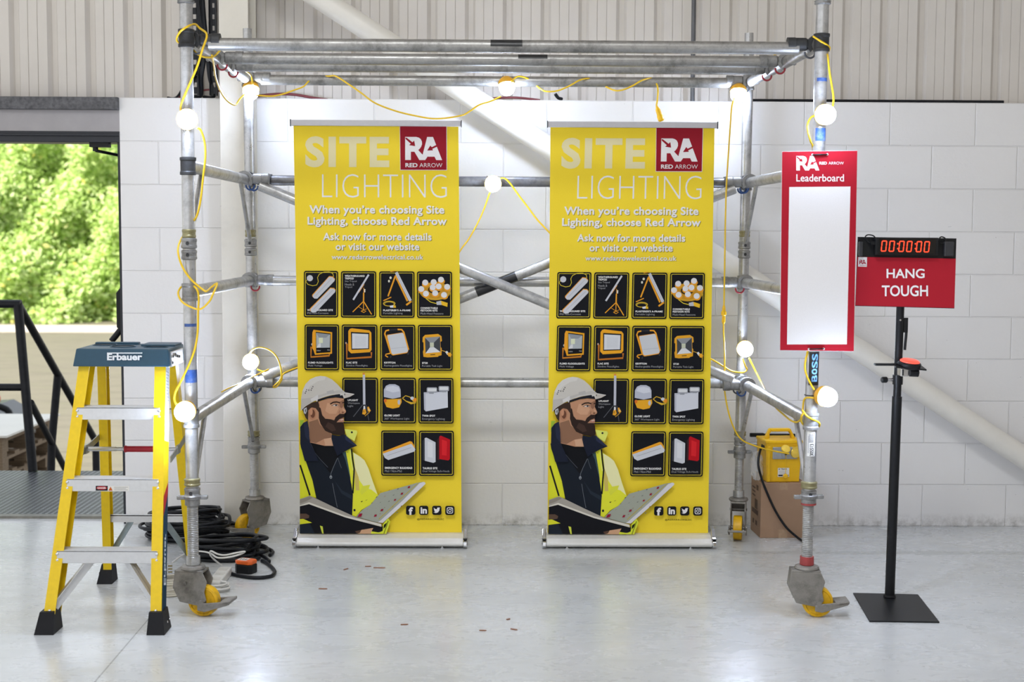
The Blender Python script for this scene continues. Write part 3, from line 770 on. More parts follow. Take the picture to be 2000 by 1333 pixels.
# adjustable legs and castors
def leg_castor(key, vnut, vk, ang, zp, redring=False):
    zn, zk = on(key, vnut), zp+0.035
    a, b = pp(key, zk), pp(key, zn+0.02); L_ = (b-a).length
    prof = []; n_ = int(L_/0.0075)
    for i in range(n_):
        prof += [(0.0205, L_*i/n_), (0.0225, L_*(i+0.3)/n_), (0.0225, L_*(i+0.6)/n_), (0.0205, L_*(i+0.9)/n_)]
    mb = MB().lathe(prof, a, b-a, GALV, 20)
    lg = mb.build('adjustable_leg', tw)
    p = pp(key, zn); mb = MB()
    mb.lathe([(0.027, -0.03), (0.030, -0.028), (0.030, -0.006), (0.034, -0.004), (0.036, 0.008), (0.031, 0.014), (0.029, 0.03)], p, (0, 0, 1), CAST)
    for s_ in (-1, 1): mb.box(p+Vector((s_*0.044, 0.004*s_, 0.002)), (0.034, 0.02, 0.016), CAST)
    if redring: mb.lathe([(0.0305, -0.030), (0.0306, -0.022)], p, (0, 0, 1), REDP, caps=False)
    mb.build('adjusting_nut', lg, bevel=0.003)
    c = pp(key, zp); c = Vector((c.x, c.y, 0))
    MB().lathe([(0.027, 0), (0.029, 0.003)]+[(0.028, 0.035)], c+Vector((0, 0, zp+0.012)), (0, 0, 1), REDP if redring else GALV, 16).build('knurled_ring', lg)
    e = Vector((math.cos(ang), math.sin(ang), 0)); n = Vector((-e.y, e.x, 0)); up = Vector((0, 0, 1))
    mb = MB()
    mb.lathe([(0.046, 0), (0.05, 0.006), (0.047, 0.014), (0.034, 0.018)], c+up*(zp-0.006), up, FORK, 24)
    plate = [(-0.066, zp-0.012), (0.052, zp-0.012), (0.070, zp-0.05), (0.058, zp-0.09), (0.066, 0.072), (0.048, 0.046), (0.018, 0.050), (-0.046, 0.062), (-0.074, zp-0.075)]
    for s_ in (-1, 1): mb.prism(plate, c+n*(s_*0.036-0.003), e, up, n*0.006, FORK)
    mb.prism([(-0.066, zp-0.014), (0.052, zp-0.014), (0.052, zp-0.004), (-0.066, zp-0.004)], c-n*0.039, e, up, n*0.078, FORK)
    mb.prism([(-0.074, zp-0.075), (-0.062, zp-0.075), (-0.054, zp-0.008), (-0.066, zp-0.008)], c-n*0.036, e, up, n*0.072, FORK)
    w = c+e*0.045+up*0.0625
    mb.cyl(w-n*0.047, w+n*0.047, 0.011, FORK, seg=6).cyl(c-n*0.044-e*0.02+up*(zp-0.055), c+n*0.044-e*0.02+up*(zp-0.055), 0.007, FORK, seg=8)
    fk = mb.build('castor_fork', lg, bevel=0.003)
    MB().lathe([(0.03, -0.019), (0.050, -0.019), (0.052, -0.0225), (0.061, -0.021), (0.0625, -0.014), (0.0625, 0.014), (0.061, 0.021), (0.052, 0.0225), (0.050, 0.019), (0.03, 0.019)], w, n, YTYRE, 36).lathe([(0.049, -0.012), (0.049, 0.012)], w, n, mat('rusty_hub', '6a4a26', 0.6, 0.3, 0.3), 20).lathe([(0.016, -0.024), (0.016, 0.024)], w, n, FORK, 12).build('wheel', lg)
    mb = MB()
    for s_ in (-1, 1): mb.prism([(0.03, 0.03), (0.06, 0.025), (0.165, 0.058), (0.16, 0.072), (0.05, 0.06), (0.03, 0.056)], c+n*(s_*0.043-0.003), e, up, n*0.006, FORK)
    mb.prism([(0.115, 0.052), (0.168, 0.062), (0.168, 0.074), (0.115, 0.062)], c-n*0.046, e, up, n*0.092, FORK)
    mb.build('brake_pedal', lg, bevel=0.003)
leg_castor('LF', 973, 0, math.radians(-8), 0.195)
leg_castor('RF', 972, 0, math.radians(-4), 0.20, True)
leg_castor('LR', 874, 0, math.radians(222), 0.20)
leg_castor('RR', 884, 0, math.radians(258), 0.20)

# ================================================================== FESTOON LAMPS AND CABLES
TIE = mat('cable_tie', '1d1f24', 0.4)
HOLD = mat('yellow_lampholder', 'e3a82a', 0.45)
def lamp(c, d, label, tie=None):
    c = Vector(c); d = Vector(d).normalized()
    t = thing('festoon_lamp', label, 'lamp', c, 'lit festoon lamps tied to the scaffold')
    MB().lathe([(0.012, -0.058), (0.022, -0.054), (0.030, -0.046), (0.0385, -0.036), (0.0405, -0.024), (0.0405, -0.016)], c, d, HOLD, 24).build('lampholder', t)
    prof = [(0.036, -0.018)]+[(0.0385*math.cos(a), 0.0385*math.sin(a)*1.02) for a in [PI/2*k/8-0.35*(1-k/8) for k in range(0, 8)]]+[(0.002, 0.0392)]
    g = MB().lathe(prof, c, d, GLOBE, 20); g.build('globe', t)
    if tie is not None:
        q, ax = tie; q = Vector(q); x_, y_, _ = MB.frame(ax)
        MB().path([q+(x_*math.cos(2*PI*k/16)+y_*math.sin(2*PI*k/16))*0.0275 for k in range(16)], 0.0022, TIE, 6, closed=True, smooth=False).build('cable_tie', t)
    return t
def plamp(key, v, off, label):
    z = on(key, v); p = pp(key, z); d = Vector(off)
    dn = d.normalized()
    lamp(p+dn*(RT+0.062), dn+Vector((0, 0, -0.12)), label, (p+Vector((0, 0, 0.0)), (0, 0, 1)))
plamp('LF', 237, (0.20, -1, 0), 'lit lamp high on the left front post, the upper of that post\'s two')
plamp('LF', 800, (-0.10, -1, 0), 'lit lamp low on the left front post, above the ladder handle')
plamp('RF', 228, (0.06, -1, 0), 'lit lamp on the right front post, above the leaderboard')
plamp('RF', 772, (0.55, -0.85, 0), 'lit lamp on the right front post, below the leaderboard')
plamp('LR', 705, (0.05, -1, 0), 'lit lamp low on the left rear post, beside the left banner')
plamp('RR', 680, (0.02, -1, 0), 'lit lamp low on the right rear post, behind the leaderboard edge')
p = at(490, 180, Y=-0.36); lamp(p, (0.1, -0.5, -1), 'lit lamp hanging at the top of the left rear post')
p = at(990, 172, Y=-0.375); lamp((p.x, p.y-0.01, p.z), (0.1, -0.35, -1), 'lit lamp hanging midway along the rear top tube', ((p.x-0.02, YRE-0.06, rungs['L3'][0].z-0.006), (1, 0, 0)))
p = at(1442, 185, Y=-0.37); lamp(p, (-0.1, -0.45, -1), 'lit lamp hanging at the top of the right rear post')
p = at(963, 360, Y=-0.455); lamp(p, (0, -1, -0.15), 'lit lamp on the dark back tube between the two banners', ((p.x-0.03, YRE-0.045, rungs['L2'][0].z), (1, 0, 0)))
RC = 0.0042
def cable(pts, label, name='festoon_cable', m_=None, r=RC, group='yellow festoon cables', seg=6):
    """pts: (u, v, Y) photo pixel and depth, or ready points"""
    W = [p if isinstance(p, Vector) else at(p[0], p[1], Y=p[2]) for p in pts]
    return MB().path(W, r, m_ or YCAB, seg, 6)
YF1, YF2 = YFR-0.035, YFR+0.035
cb = cable([(362, 88, YFR+.035), (350, 84, YFR+.02), (345, 76, YFR), (352, 62, YF1), (366, 52, YF1), (380, 47, YFR+.02), (390, 55, YF2+.02), (404, 68, YF1+.02), (396, 95, YF1), (385, 130, YF1), (370, 165, YF1), (356, 198, YF1), (353, 215, YF1), (360, 232, YF1-.03)], '')
cb.path([at(u, v, Y=y) for u, v, y in ((385, 250, YF1-.03), (393, 256, YF1-.02), (400, 280, YF1), (401, 310, YF1), (397, 345, YF1), (392, 390, YF1), (385, 420, YF1), (377, 434, YFR), (362, 455, YFR+.035), (350, 476, YFR), (348, 495, YF1), (356, 521, YF1), (372, 545, YF1), (396, 566, YF1), (404, 569, YF1), (412, 562, YFR+.05), (424, 554, YFR+.03), (416, 575, YF1), (408, 590, YF1), (392, 604, YF1), (375, 601, YF1), (356, 590, YF1), (348, 574, YFR), (354, 561, YFR+.03), (368, 556, YFR+.035), (382, 562, YF1), (388, 578, YF1), (387, 610, YF1), (386, 650, YF1), (380, 684, YF1), (368, 715, YF1), (352, 748, YF1-.01), (342, 768, YF1-.02), (341, 784, YF1-.03), (350, 797, YF1-.05))], RC, YCAB, 6, 6)
tag(cb.build('festoon_cable'), 'yellow cable looping down the left front post between its two lamps', 'cable', 'yellow festoon cables')
yb = -0.37
cb = cable([(378, 98, -1.66), (386, 106, -1.66), (402, 112, -1.62), (418, 110, -1.58), (431, 97, -1.55)], '')
cb.path([at(u, v, Y=y) for u, v, y in ((414, 108, -1.6), (418, 128, -1.3), (421, 150, -0.9), (430, 177, -0.6), (443, 196, -0.5), (459, 205, -0.45), (468, 194, -0.42), (478, 184, -0.40))], RC, YCAB, 6, 6)
cb.path([at(u, v, Y=y) for u, v, y in ((478, 138, -0.50), (490, 148, -0.42), (494, 165, -0.41))], RC, YCAB, 6, 6)
cb.path([at(u, v, Y=y) for u, v, y in ((500, 186, -0.42), (530, 188, -0.42), (552, 184, -0.42), (575, 176, -0.42), (593, 169, -0.41), (604, 158, -0.37), (620, 151, -0.35), (641, 149, -0.37), (656, 149, -0.40), (680, 164, -0.43), (706, 182, -0.45), (732, 201, -0.46), (770, 216, -0.46), (810, 226, -0.46), (852, 232, -0.46), (900, 226, -0.46), (918, 217, -0.45), (936, 205, -0.44), (958, 198, -0.43), (978, 189, -0.42))], RC, YCAB, 6, 6)
cb.path([at(u, v, Y=y) for u, v, y in ((998, 162, -0.42), (1006, 152, -0.41), (1016, 149, -0.40), (1032, 154, -0.37), (1045, 165, -0.35), (1059, 176, -0.40), (1072, 179, -0.415), (1090, 177, -0.415), (1112, 168, -0.415), (1134, 156, -0.40), (1155, 154, -0.36), (1175, 165, -0.34), (1198, 176, -0.40), (1215, 176, -0.415), (1235, 168, -0.415), (1254, 157, -0.40), (1274, 153, -0.36), (1282, 163, -0.37), (1285, 176, -0.41), (1284, 195, -0.42), (1282, 206, -0.42))], RC, YCAB, 6, 6)
tc_ = cb.build('festoon_cable'); tag(tc_, 'yellow cable wound along the rear top tube, sagging above the left banner', 'cable', 'yellow festoon cables')
pa, pb = at(1282, 206, Y=-0.42), at(1292, 236, Y=-0.42)
MB().lathe([(0.004, 0), (0.007, 0.012), (0.012, 0.022), (0.013, 0.05), (0.016, 0.055), (0.016, 0.075), (0.010, 0.082)], pa, pb-pa, YPLUG, 14).build('connector', tc_)
yw = YFR-0.035
cb = cable([(1588, 71, yw+.005), (1602, 80, yw-.005), (1620, 92, YFR-.01), (1616, 104, YFR+.02), (1617, 110, YF1), (1620, 140, YF1), (1625, 170, YF1), (1628, 195, YF1-.01), (1624, 215, YF1-.03), (1616, 225, YF1-.05)], '')
cb.path([at(u, v, Y=y) for u, v, y in ((1600, 226, YF1-.05), (1586, 228, YF1-.02), (1578, 240, YF1), (1578, 256, YF1), (1583, 276, YF1), (1588, 300, YFR+.01), (1586, 420, YFR+.02), (1580, 560, YFR+.02), (1577, 680, YFR-.01), (1574, 700, YF1), (1572, 720, YF1), (1578, 740, YF1-.01), (1590, 762, YF1-.03))], RC, YCAB, 6, 6)
cb.path([at(u, v, Y=y) for u, v, y in ((1590, 778, YF1-.02), (1572, 779, YFR), (1568, 800, YFR+.02), (1568, 803, YF1), (1578, 815, YF1-.01), (1599, 826, YFR-.01), (1598, 835, YFR+.02), (1580, 838, YFR+.04), (1566, 826, YFR), (1565, 815, YF1), (1570, 805, YFR-.03))], RC, YCAB, 6, 6)
tag(cb.build('festoon_cable'), 'yellow cable down the right front post, passing behind the leaderboard', 'cable', 'yellow festoon cables')
cb = cable([(1508, 112, -0.95), (1520, 103, -1.05), (1537, 101, -1.15), (1548, 101, -1.2)], '')
cb.path([at(u, v, Y=y) for u, v, y in ((1506, 131, -0.88), (1512, 138, -0.90), (1520, 143, -0.93))], RC, YCAB, 6, 6)
cb.path([at(u, v, Y=y) for u, v, y in ((1434, 192, -0.40), (1429, 210, -0.41), (1426, 250, -0.41), (1422, 310, -0.41), (1419, 360, -0.42), (1417, 420, -0.42), (1416, 480, -0.42), (1415, 540, -0.42), (1414, 598, -0.42))], RC, YCAB, 6, 6)
cb.path([at(u, v, Y=y) for u, v, y in ((1413, 630, -0.42), (1413, 650, -0.42), (1415, 680, -0.42), (1415, 720, -0.42), (1415, 757, -0.42), (1418, 782, -0.42), (1424, 810, -0.42), (1433, 836, -0.41), (1446, 857, -0.40), (1465, 868, -0.38), (1500, 879, -0.35), (1541, 887, -0.315))], RC, YCAB, 6, 6)
rc_ = cb.build('festoon_cable'); tag(rc_, 'yellow cable hanging beside the right banner and running down to the transformer', 'cable', 'yellow festoon cables')
pa, pb = at(1414, 596, Y=-0.42), at(1413, 634, Y=-0.42)
MB().lathe([(0.004, 0), (0.007, 0.01), (0.009, 0.03), (0.013, 0.033), (0.013, 0.05), (0.008, 0.054), (0.009, 0.085), (0.005, 0.095)], pa, pb-pa, YPLUG, 14).build('connector', rc_)
cb = cable([(957, 375, -0.43), (952, 390, -0.40), (944, 412, -0.37), (932, 438, -0.35), (915, 468, -0.35), (897, 493, -0.36), (860, 560, -0.37), (780, 640, -0.36), (680, 690, -0.38), (610, 706, -0.40), (587, 716, -0.41), (566, 724, -0.42), (553, 731, -0.43), (550, 742, -0.43), (544, 752, -0.42), (538, 757, -0.41), (533, 756, -0.40), (540, 750, -0.43), (549, 738, -0.44), (548, 718, -0.44), (540, 697, -0.44), (526, 684, -0.44), (508, 679, -0.43), (494, 683, -0.41), (487, 692, -0.38)], '')
cb.path([at(u, v, Y=y) for u, v, y in ((502, 722, -0.40), (514, 726, -0.40), (524, 722, -0.40), (516, 726, -0.43), (490, 738, -0.50), (470, 749, -0.75), (452, 756, -0.98), (433, 766, -1.12))], 0.0036, YCAB, 6, 6)
cb.path([at(u, v, Y=y) for u, v, y in ((970, 352, -0.44), (984, 348, -0.43), (996, 358, -0.40), (1012, 380, -0.38), (1031, 405, -0.37), (1050, 430, -0.37), (1077, 459, -0.37), (1130, 520, -0.38), (1230, 600, -0.38), (1330, 670, -0.40), (1387, 701, -0.42), (1405, 711, -0.42), (1424, 723, -0.41), (1436, 727, -0.40), (1452, 728, -0.37), (1459, 722, -0.36), (1456, 716, -0.38), (1450, 700, -0.40))], RC, YCAB, 6, 6)
cb.path([at(u, v, Y=y) for u, v, y in ((1463, 700, -0.36), (1472, 718, -0.36), (1481, 736, -0.40), (1490, 754, -0.60), (1500, 776, -0.8), (1514, 795, -1.0), (1530, 810, -1.2), (1545, 822, -1.45), (1557, 825, -1.6), (1566, 818, -1.7))], RC, YCAB, 6, 6)
tag(cb.build('festoon_cable'), 'yellow cable crossing behind both banners between the lower rear lamps', 'cable', 'yellow festoon cables')

# ================================================================== THE ROLL-UP BANNERS
BY = -0.475                                   # the printed panel hangs in this plane
B2 = [(1077, 249), (1400, 249), (1384, 1041), (1069, 1041)]
PW, PZ0, PZ1 = 0.803, 0.065, 2.075
BX = -0.962                                  # left edge of the left panel at its foot
bn = thing('roll_up_banner', 'yellow roll-up banner on the left, its right edge beside the gap between the two banners', 'banner', (BX+PW/2, BY, 0), 'yellow roll-up banners')
# the left panel is pulled a little sideways at the top: drawn straight here, sheared further down
YEL = NT('banner_fabric'); YEL.fin(YEL.ramp(YEL.noise(300, 2), [(0.3, lin('efd230')), (0.7, lin('f3d738'))]), 0.6, 0, YEL.bump(YEL.noise(3, 2, None, 0.4, 0, (1.4, 1, 0.7)), 0.25, 0.02)); YEL.b.inputs['Specular IOR Level'].default_value = 0.2; YEL = YEL.m
mb = MB(); nx, nz = 10, 30
def sag(x, z): return 0
mb.span((BX, BY, PZ0), (BX+PW, BY+0.0012, PZ1), YEL)
panel = mb.build('panel', bn)
SRC = [(573, 246.5), (897, 247.5), (901, 1040), (588, 1040)]
mp = homography(SRC, [(0, PZ1-PZ0), (PW, PZ1-PZ0), (PW, 0), (0, 0)])
pr = Print(mp, (BX, BY, PZ0), (1, 0, 0), (0, 0, 1), (0, -1, 0))
WHT, PALE = 'e9e7ea', 'e6dcae'
def cvt(ox, oy, k): return lambda x, y: (ox+x/k, oy+y/k)
def clipx(pts, x0, x1, y1=None):
    return [(max(x0, min(x1, p[0])), p[1] if y1 is None else min(y1, p[1])) for p in pts]
# --- headline lettering
c1 = cvt(560, 220, 4.1667); pr.cv = c1
pr.text('SITE', 150, 200, 838, 455, PALE, 0.04, space=1.14)
pr.text('LIGHTING', 288, 510, 1308, 702, WHT, -0.022); pr.build('headline', panel)
for body, bb, of in (("When you\u2019re choosing Site", (185, 765, 1287, 853), 0.028), ('Lighting, choose Red Arrow', (170, 860, 1307, 945), 0.028),
                     ('', None, 0), ('Ask now for more details', (297, 990, 1182, 1052), 0.024), ('or visit our website', (400, 1072, 1082, 1133), 0.024), ('www.redarrowelectrical.co.uk', (367, 1168, 1115, 1208), 0.018)):
    if not body: pr.build('slogan', panel); continue
    d_ = 5 if bb[1] < 1100 else 3
    pr.text(body, bb[0]+d_, bb[1]+d_, bb[2]+d_, bb[3]+d_, '9c8a2c', of, space=1.05)
    pr.text(body, *bb, WHT, of, space=1.05)
pr.build('invitation', panel)
# --- the red logo square
def arrow_logo(p, X, Y, k, white, red):
    """two joined letters with an arrow cut into each; design box 300 x 192 placed at X, Y"""
    def T(pts): return [(X+a*k, Y+b*k) for a, b in pts]
    p.poly(T([(0, 0), (92, 0), (112, 6), (128, 18), (137, 38), (138, 60), (130, 82), (118, 98), (107, 108), (140, 158), (180, 0), (228, 0), (302, 190), (254, 190), (240, 162), (182, 162), (164, 190), (116, 190), (84, 136), (76, 122), (47, 122), (47, 190), (0, 190)]), white)
    p.poly(T([(47, 122), (76, 122), (116, 190), (47, 190)]), red)
    p.poly(T([(107, 108), (96, 116), (128, 172), (146, 150)]), white)
    p.poly(T([(108, 106), (122, 98), (136, 78), (152, 96), (138, 140)]), red)
    p.poly(T([(2, 4), (14, 8), (60, 44), (74, 30), (82, 76), (32, 68), (46, 56), (4, 18)]), red)
    p.poly(T([(262, 62), (218, 84), (206, 70), (180, 112), (228, 110), (222, 98), (268, 76)]), red)
pr.poly([(923, 113), (1310, 113), (1310, 477), (927, 477)], WHT)
pr.poly([(926, 116), (1306, 116), (1306, 473), (930, 473)], '951c2b')
arrow_logo(pr, 968, 203, 1.0, WHT, '951c2b')
pr.text('RED', 970, 418, 1069, 452, WHT, 0.03); pr.text('ARROW', 1085, 418, 1272, 452, WHT, -0.008)
pr.build('logo', panel)
# --- product tiles
NAVY = '15161c'; TY = 'e0c93a'; ORG = 'e8a02c'; GREY = 'c9cbd4'
def tile(x0, y0, x1, y1):
    pr.cv = lambda x, y: (x, y)
    pr.rrect(x0, y0, x1, y1, 4, NAVY); pr.rrect(x0+2.4, y0+2.6, x1-2.4, y1-2.6, 2.4, TY); pr.rrect(x0+3.4, y0+3.6, x1-3.4, y1-3.6, 1.8, NAVY)
def cap(x0, y, x1, body, sub=None, sx1=None, h=3.6, dy=6.2):
    pr.text(body, x0, y, x1, y+h, 'f4f4f4', 0.028, space=1.1); 
    if sub:
        for i, sb in enumerate(sub if isinstance(sub, list) else [sub]):
            wd = (sx1-x0)*(len(sb)/max(len(q) for q in (sub if isinstance(sub, list) else [sub])))
            pr.text(sb, x0, y+h+2.0+dy*i, x0+wd, y+h+2.0+dy*i+(4.6 if any(ch in sb for ch in 'gpy,') else 3.8), 'a9a9ae', -0.006)
c2, c3, c4, c6 = cvt(590, 525, 6.347), cvt(735, 525, 6.35), cvt(580, 725, 7.618), cvt(735, 735, 4.5215)
px2 = lambda x, y: c2(x, y); px3 = lambda x, y: c3(x, y)
# tile 1: two weatherproof battens
tile(594, 532.4, 661, 623.4)
cap(*px2(68, 522), px2(385, 0)[0], 'WEATHERGUARD SITE', 'IP65 Non-Corrosive', px2(330, 0)[0])
pr.cv = c2
pr.stroke([(395, 118), (385, 80), (340, 58), (270, 62), (215, 90), (195, 130), (205, 180), (185, 222), (135, 232), (75, 215), (50, 180), (70, 150)], 7, TY)
pr.ell(100, 138, 38, 38, GREY)
for dx, dy in ((0, 0), (8, 146)):
    if dy: pts1 = [(100, 515), (355, 255), (400, 258), (420, 280), (415, 300), (165, 555), (125, 558), (105, 545)]
    else: pts1 = [(128, 345), (340, 110), (385, 115), (412, 145), (405, 165), (185, 385), (150, 385), (130, 365)]
    pr.poly(pts1, ORG); pr.poly([(x+8, y+6) if x < 300 else (x-2, y+10) for x, y in pts1], GREY)
    a_, b_ = (pts1[0], pts1[1]); pr.stroke([(a_[0]+45, a_[1]+10), (b_[0]+30, b_[1]+32)], 5, 'a9abb8')
pr.build('product_picture', panel)
# tile 2: tripod light
tile(666.4, 532.8, 735.3, 623.6)
pr.cv = c2
pr.stroke([(770, 210), (705, 310)], 16, ORG); pr.stroke([(830, 92), (638, 405)], 22, GREY)
pr.ell(778, 282, 12, 12, 'e8e4d8'); pr.ell(778, 302, 12, 10, 'e8e4d8'); pr.stroke([(768, 255), (772, 320)], 7, ORG)
pr.stroke([(768, 315), (766, 425)], 16, ORG); pr.stroke([(764, 425), (632, 555)], 11, ORG); pr.stroke([(768, 425), (866, 585)], 12, ORG); pr.stroke([(766, 425), (766, 530)], 9, ORG)
pr.stroke([(705, 490), (766, 530), (808, 515)], 5, ORG); pr.stroke([(735, 545), (765, 532), (798, 545), (770, 562), (735, 545)], 8, ORG)
pr.cv = lambda x, y: (x, y)
pr.text('WEATHERGUARD', *px2(535, 97), *px2(780, 121), 'f4f4f4', 0.028, space=1.1); pr.text('TRIPOD', *px2(535, 128), *px2(645, 152), 'f4f4f4', 0.028, space=1.1)
for sb, y_, xe in (('Site Tripod', 163, 680), ('Heads &', 200, 650), ('Tripod', 236, 625)): pr.text(sb, *px2(535, y_), *px2(xe, y_+28), 'a9a9ae', -0.006)
pr.build('product_picture', panel)
# tile 3: A-frame light
tile(741.3, 533, 810.2, 623.7)
cap(*px3(90, 522), px3(428, 0)[0], "PLASTERER'S A-FRAME", 'Portable Lighting', px3(330, 0)[0])
pr.cv = c3
pr.stroke([(240, 110), (150, 360)], 18, ORG); pr.stroke([(180, 55), (240, 45)], 9, ORG); pr.stroke([(245, 95), (262, 160)], 20, ORG)
pr.stroke([(250, 120), (392, 420)], 22, ORG); pr.stroke([(252, 62), (428, 415)], 36, GREY); pr.stroke([(252, 72), (426, 408)], 6, 'aeb0bc')
pr.stroke([(440, 420), (375, 468)], 22, ORG); pr.stroke([(92, 415), (190, 370)], 12, ORG)
pr.ell(182, 130, 14, 16, 'dcdcd0'); pr.ell(162, 172, 12, 16, 'dcdcd0')
pr.stroke([(165+72*math.cos(t), 450+30*math.sin(t)) for t in [2*PI*i/20 for i in range(20)]], 9, 'd8b83a', closed=True); pr.stroke([(165+60*math.cos(t), 456+26*math.sin(t)) for t in [2*PI*i/20 for i in range(20)]], 6, 'd8b83a', closed=True)
pr.poly([(170, 478), (215, 470), (215, 500), (178, 500)], 'd8dcea'); pr.poly([(215, 470), (246, 474), (246, 502), (215, 500)], 'e4b62c')
pr.build('product_picture', panel)
# tile 4: festoon kit
tile(815.2, 533, 883.6, 623.8)
cap(*px3(553, 493), px3(765, 0)[0], 'CONNECTABLE'); cap(*px3(553, 524), px3(762, 0)[0], 'FESTOON KITS', 'Multi-Head Festoons', px3(835, 0)[0])
pr.cv = c3
pr.ell(735, 290, 185, 110, 'c8922a'); pr.ell(725, 275, 80, 50, '3a2c14')
for t in range(4): pr.stroke([(735+(190-8*t)*math.cos(a), 300+(104-6*t)*math.sin(a)) for a in [2*PI*i/24 for i in range(24)]], 5, 'd8a832', closed=True)
for x_, y_ in ((612, 188), (717, 182), (808, 152), (562, 268), (705, 248), (778, 235), (884, 240), (620, 325), (735, 318), (845, 340)):
    pr.ell(x_+4, y_+22, 44, 34, ORG); pr.ell(x_, y_, 37, 36, 'e0e0e4')
pr.stroke([(620, 385), (680, 430), (760, 450)], 9, TY); pr.poly([(748, 425), (805, 412), (815, 465), (755, 465)], 'b9bcc4'); pr.poly([(805, 412), (890, 440), (885, 488), (815, 465)], 'e4b62c')
pr.build('product_picture', panel)
# tiles 5-8
tile(596, 636.6, 663.2, 726)
cap(*px2(83, 1170), px2(392, 0)[0], 'FLSMD FLOODLIGHTS', 'Multi Voltage', px2(258, 0)[0])
pr.cv = c2
pr.stroke([(120, 985), (118, 1112), (345, 1095), (345, 1070)], 20, 'c07a28'); pr.ell(130, 955, 10, 14, 'b9b2a8')
pr.poly([(150, 775), (380, 805), (378, 1070), (168, 1085), (150, 1030), (132, 1000), (135, 810)], ORG); pr.poly([(165, 780), (372, 806), (370, 1062), (170, 1078)], 'e0a020'); pr.poly([(178, 800), (362, 822), (360, 1052), (182, 1066)], '101218')
pr.poly([(182, 812), (355, 832), (352, 995), (186, 998)], 'aab0b4'); pr.poly([(182, 812), (355, 832), (305, 872), (215, 872)], '8c9298'); pr.poly([(215, 875), (265, 872), (265, 938), (215, 940)], 'd6dcbc'); pr.poly([(215, 945), (240, 940), (240, 990), (186, 998)], 'd4d6d8')
pr.text('100W', 190, 1025, 240, 1040, 'b9b9bc'); pr.text('IP65', 320, 1018, 352, 1032, 'b9b9bc')
pr.build('product_picture', panel)
tile(668.5, 636.6, 737.8, 726)
cap(*px2(552, 1168), px2(690, 0)[0], 'FLAC SITE', 'Slimline Floodlights', px2(820, 0)[0])
pr.cv = c2
pr.stroke([(562, 945), (562, 1130), (865, 1110), (865, 1050)], 22, 'b86f28'); pr.ell(552, 938, 10, 12, 'b9a090')
pr.poly([(600, 762), (625, 755), (840, 780), (865, 810), (868, 1020), (845, 1050), (615, 1065), (580, 1030), (580, 790)], 'e6a428'); pr.poly([(612, 800), (840, 812), (838, 1012), (618, 1022)], '17191f'); pr.poly([(626, 818), (828, 828), (826, 1002), (628, 1008)], 'd2d4da'); pr.poly([(660, 850), (800, 856), (798, 980), (662, 984)], 'cacdd4')
pr.build('product_picture', panel)
tile(743.2, 636.8, 811.8, 726)
cap(*px3(103, 1168), px3(242, 0)[0], 'KRYPTON', 'Rechargeable Floodlights', px3(448, 0)[0])
pr.cv = c3
pr.stroke([(185, 1060), (110, 820), (125, 785), (165, 775)], 18, ORG); pr.stroke([(270, 768), (320, 770), (345, 800), (405, 1020)], 18, ORG); pr.stroke([(165, 775), (270, 768)], 18, '2c2c30')
pr.stroke([(185, 1062), (125, 1075), (118, 1090), (150, 1112)], 14, ORG)
pr.poly([(138, 835), (330, 805), (345, 815), (402, 1035), (385, 1060), (210, 1090), (190, 1075), (135, 860)], ORG); pr.poly([(146, 840), (330, 810), (345, 825), (400, 1030), (385, 1050), (215, 1078), (196, 1065), (145, 865)], 'c6c9cf'); pr.stroke([(190, 1005), (380, 985)], 4, 'a4a8b0')
for x_, y_ in ((190, 1090), (405, 1050)): pr.stroke([(x_, y_), (x_-10, y_+30)], 16, '33353a')
pr.build('product_picture', panel)
tile(817, 636.8, 884.3, 726)
cap(*px3(572, 1170), px3(640, 0)[0], 'ST20', 'Portable Task Light', px3(822, 0)[0])
pr.cv = c3
pr.poly([(610, 835), (770, 822), (812, 850), (818, 910), (800, 920), (803, 985), (815, 1000), (812, 1085), (775, 1095), (770, 1105), (640, 1112), (590, 1105), (582, 1040), (592, 1020), (590, 930), (578, 920), (580, 865)], 'e0a22c')
pr.poly([(608, 870), (795, 855), (800, 1045), (615, 1062)], '43464c'); pr.poly([(608, 870), (795, 855), (718, 930), (668, 930)], '8c9096'); pr.poly([(615, 1062), (800, 1045), (718, 985), (670, 988)], 'd4d6da'); pr.poly([(668, 930), (718, 930), (718, 983), (670, 986)], 'c2c6b0')
pr.poly([(675, 1076), (735, 1072), (735, 1082), (675, 1086)], '5c4418')
pr.stroke([(815, 1025), (865, 1042)], 7, 'd8a83a'); pr.poly([(858, 1045), (880, 1030), (905, 1062), (885, 1082)], 'd6d8dc'); pr.poly([(880, 1060), (915, 1050), (942, 1075), (930, 1105), (900, 1100)], 'e4a42c')
pr.build('product_picture', panel)
# tile 9: uplight
tile(670, 739.7, 739, 828.4)
pr.cv = c4
pr.stroke([(1005, 70), (1010, 510)], 36, 'b9bcc8'); pr.poly([(985, 45), (1018, 42), (1018, 66), (985, 68)], 'e08a4a')
pr.stroke([(985, 515), (848, 690)], 10, '5a5c62'); pr.stroke([(1040, 520), (1078, 745)], 11, '4c4e54'); pr.poly([(985, 510), (1038, 510), (1035, 530), (988, 530)], '2c2e34')
pr.poly([(1000, 530), (1022, 530), (1030, 590), (995, 590)], 'd6d8de'); pr.poly([(990, 585), (1025, 570), (1042, 630), (1020, 660), (980, 650)], 'e4a22c'); pr.ell(1003, 610, 10, 16, 'a8782c')
pr.poly([(1055, 545), (1075, 540), (1108, 600), (1085, 625), (1062, 600)], 'e4a22c'); pr.poly([(1075, 565), (1095, 590), (1085, 605), (1070, 585)], 'd6c89a'); pr.stroke([(1085, 625), (1055, 650), (1020, 680)], 9, 'c89a34')
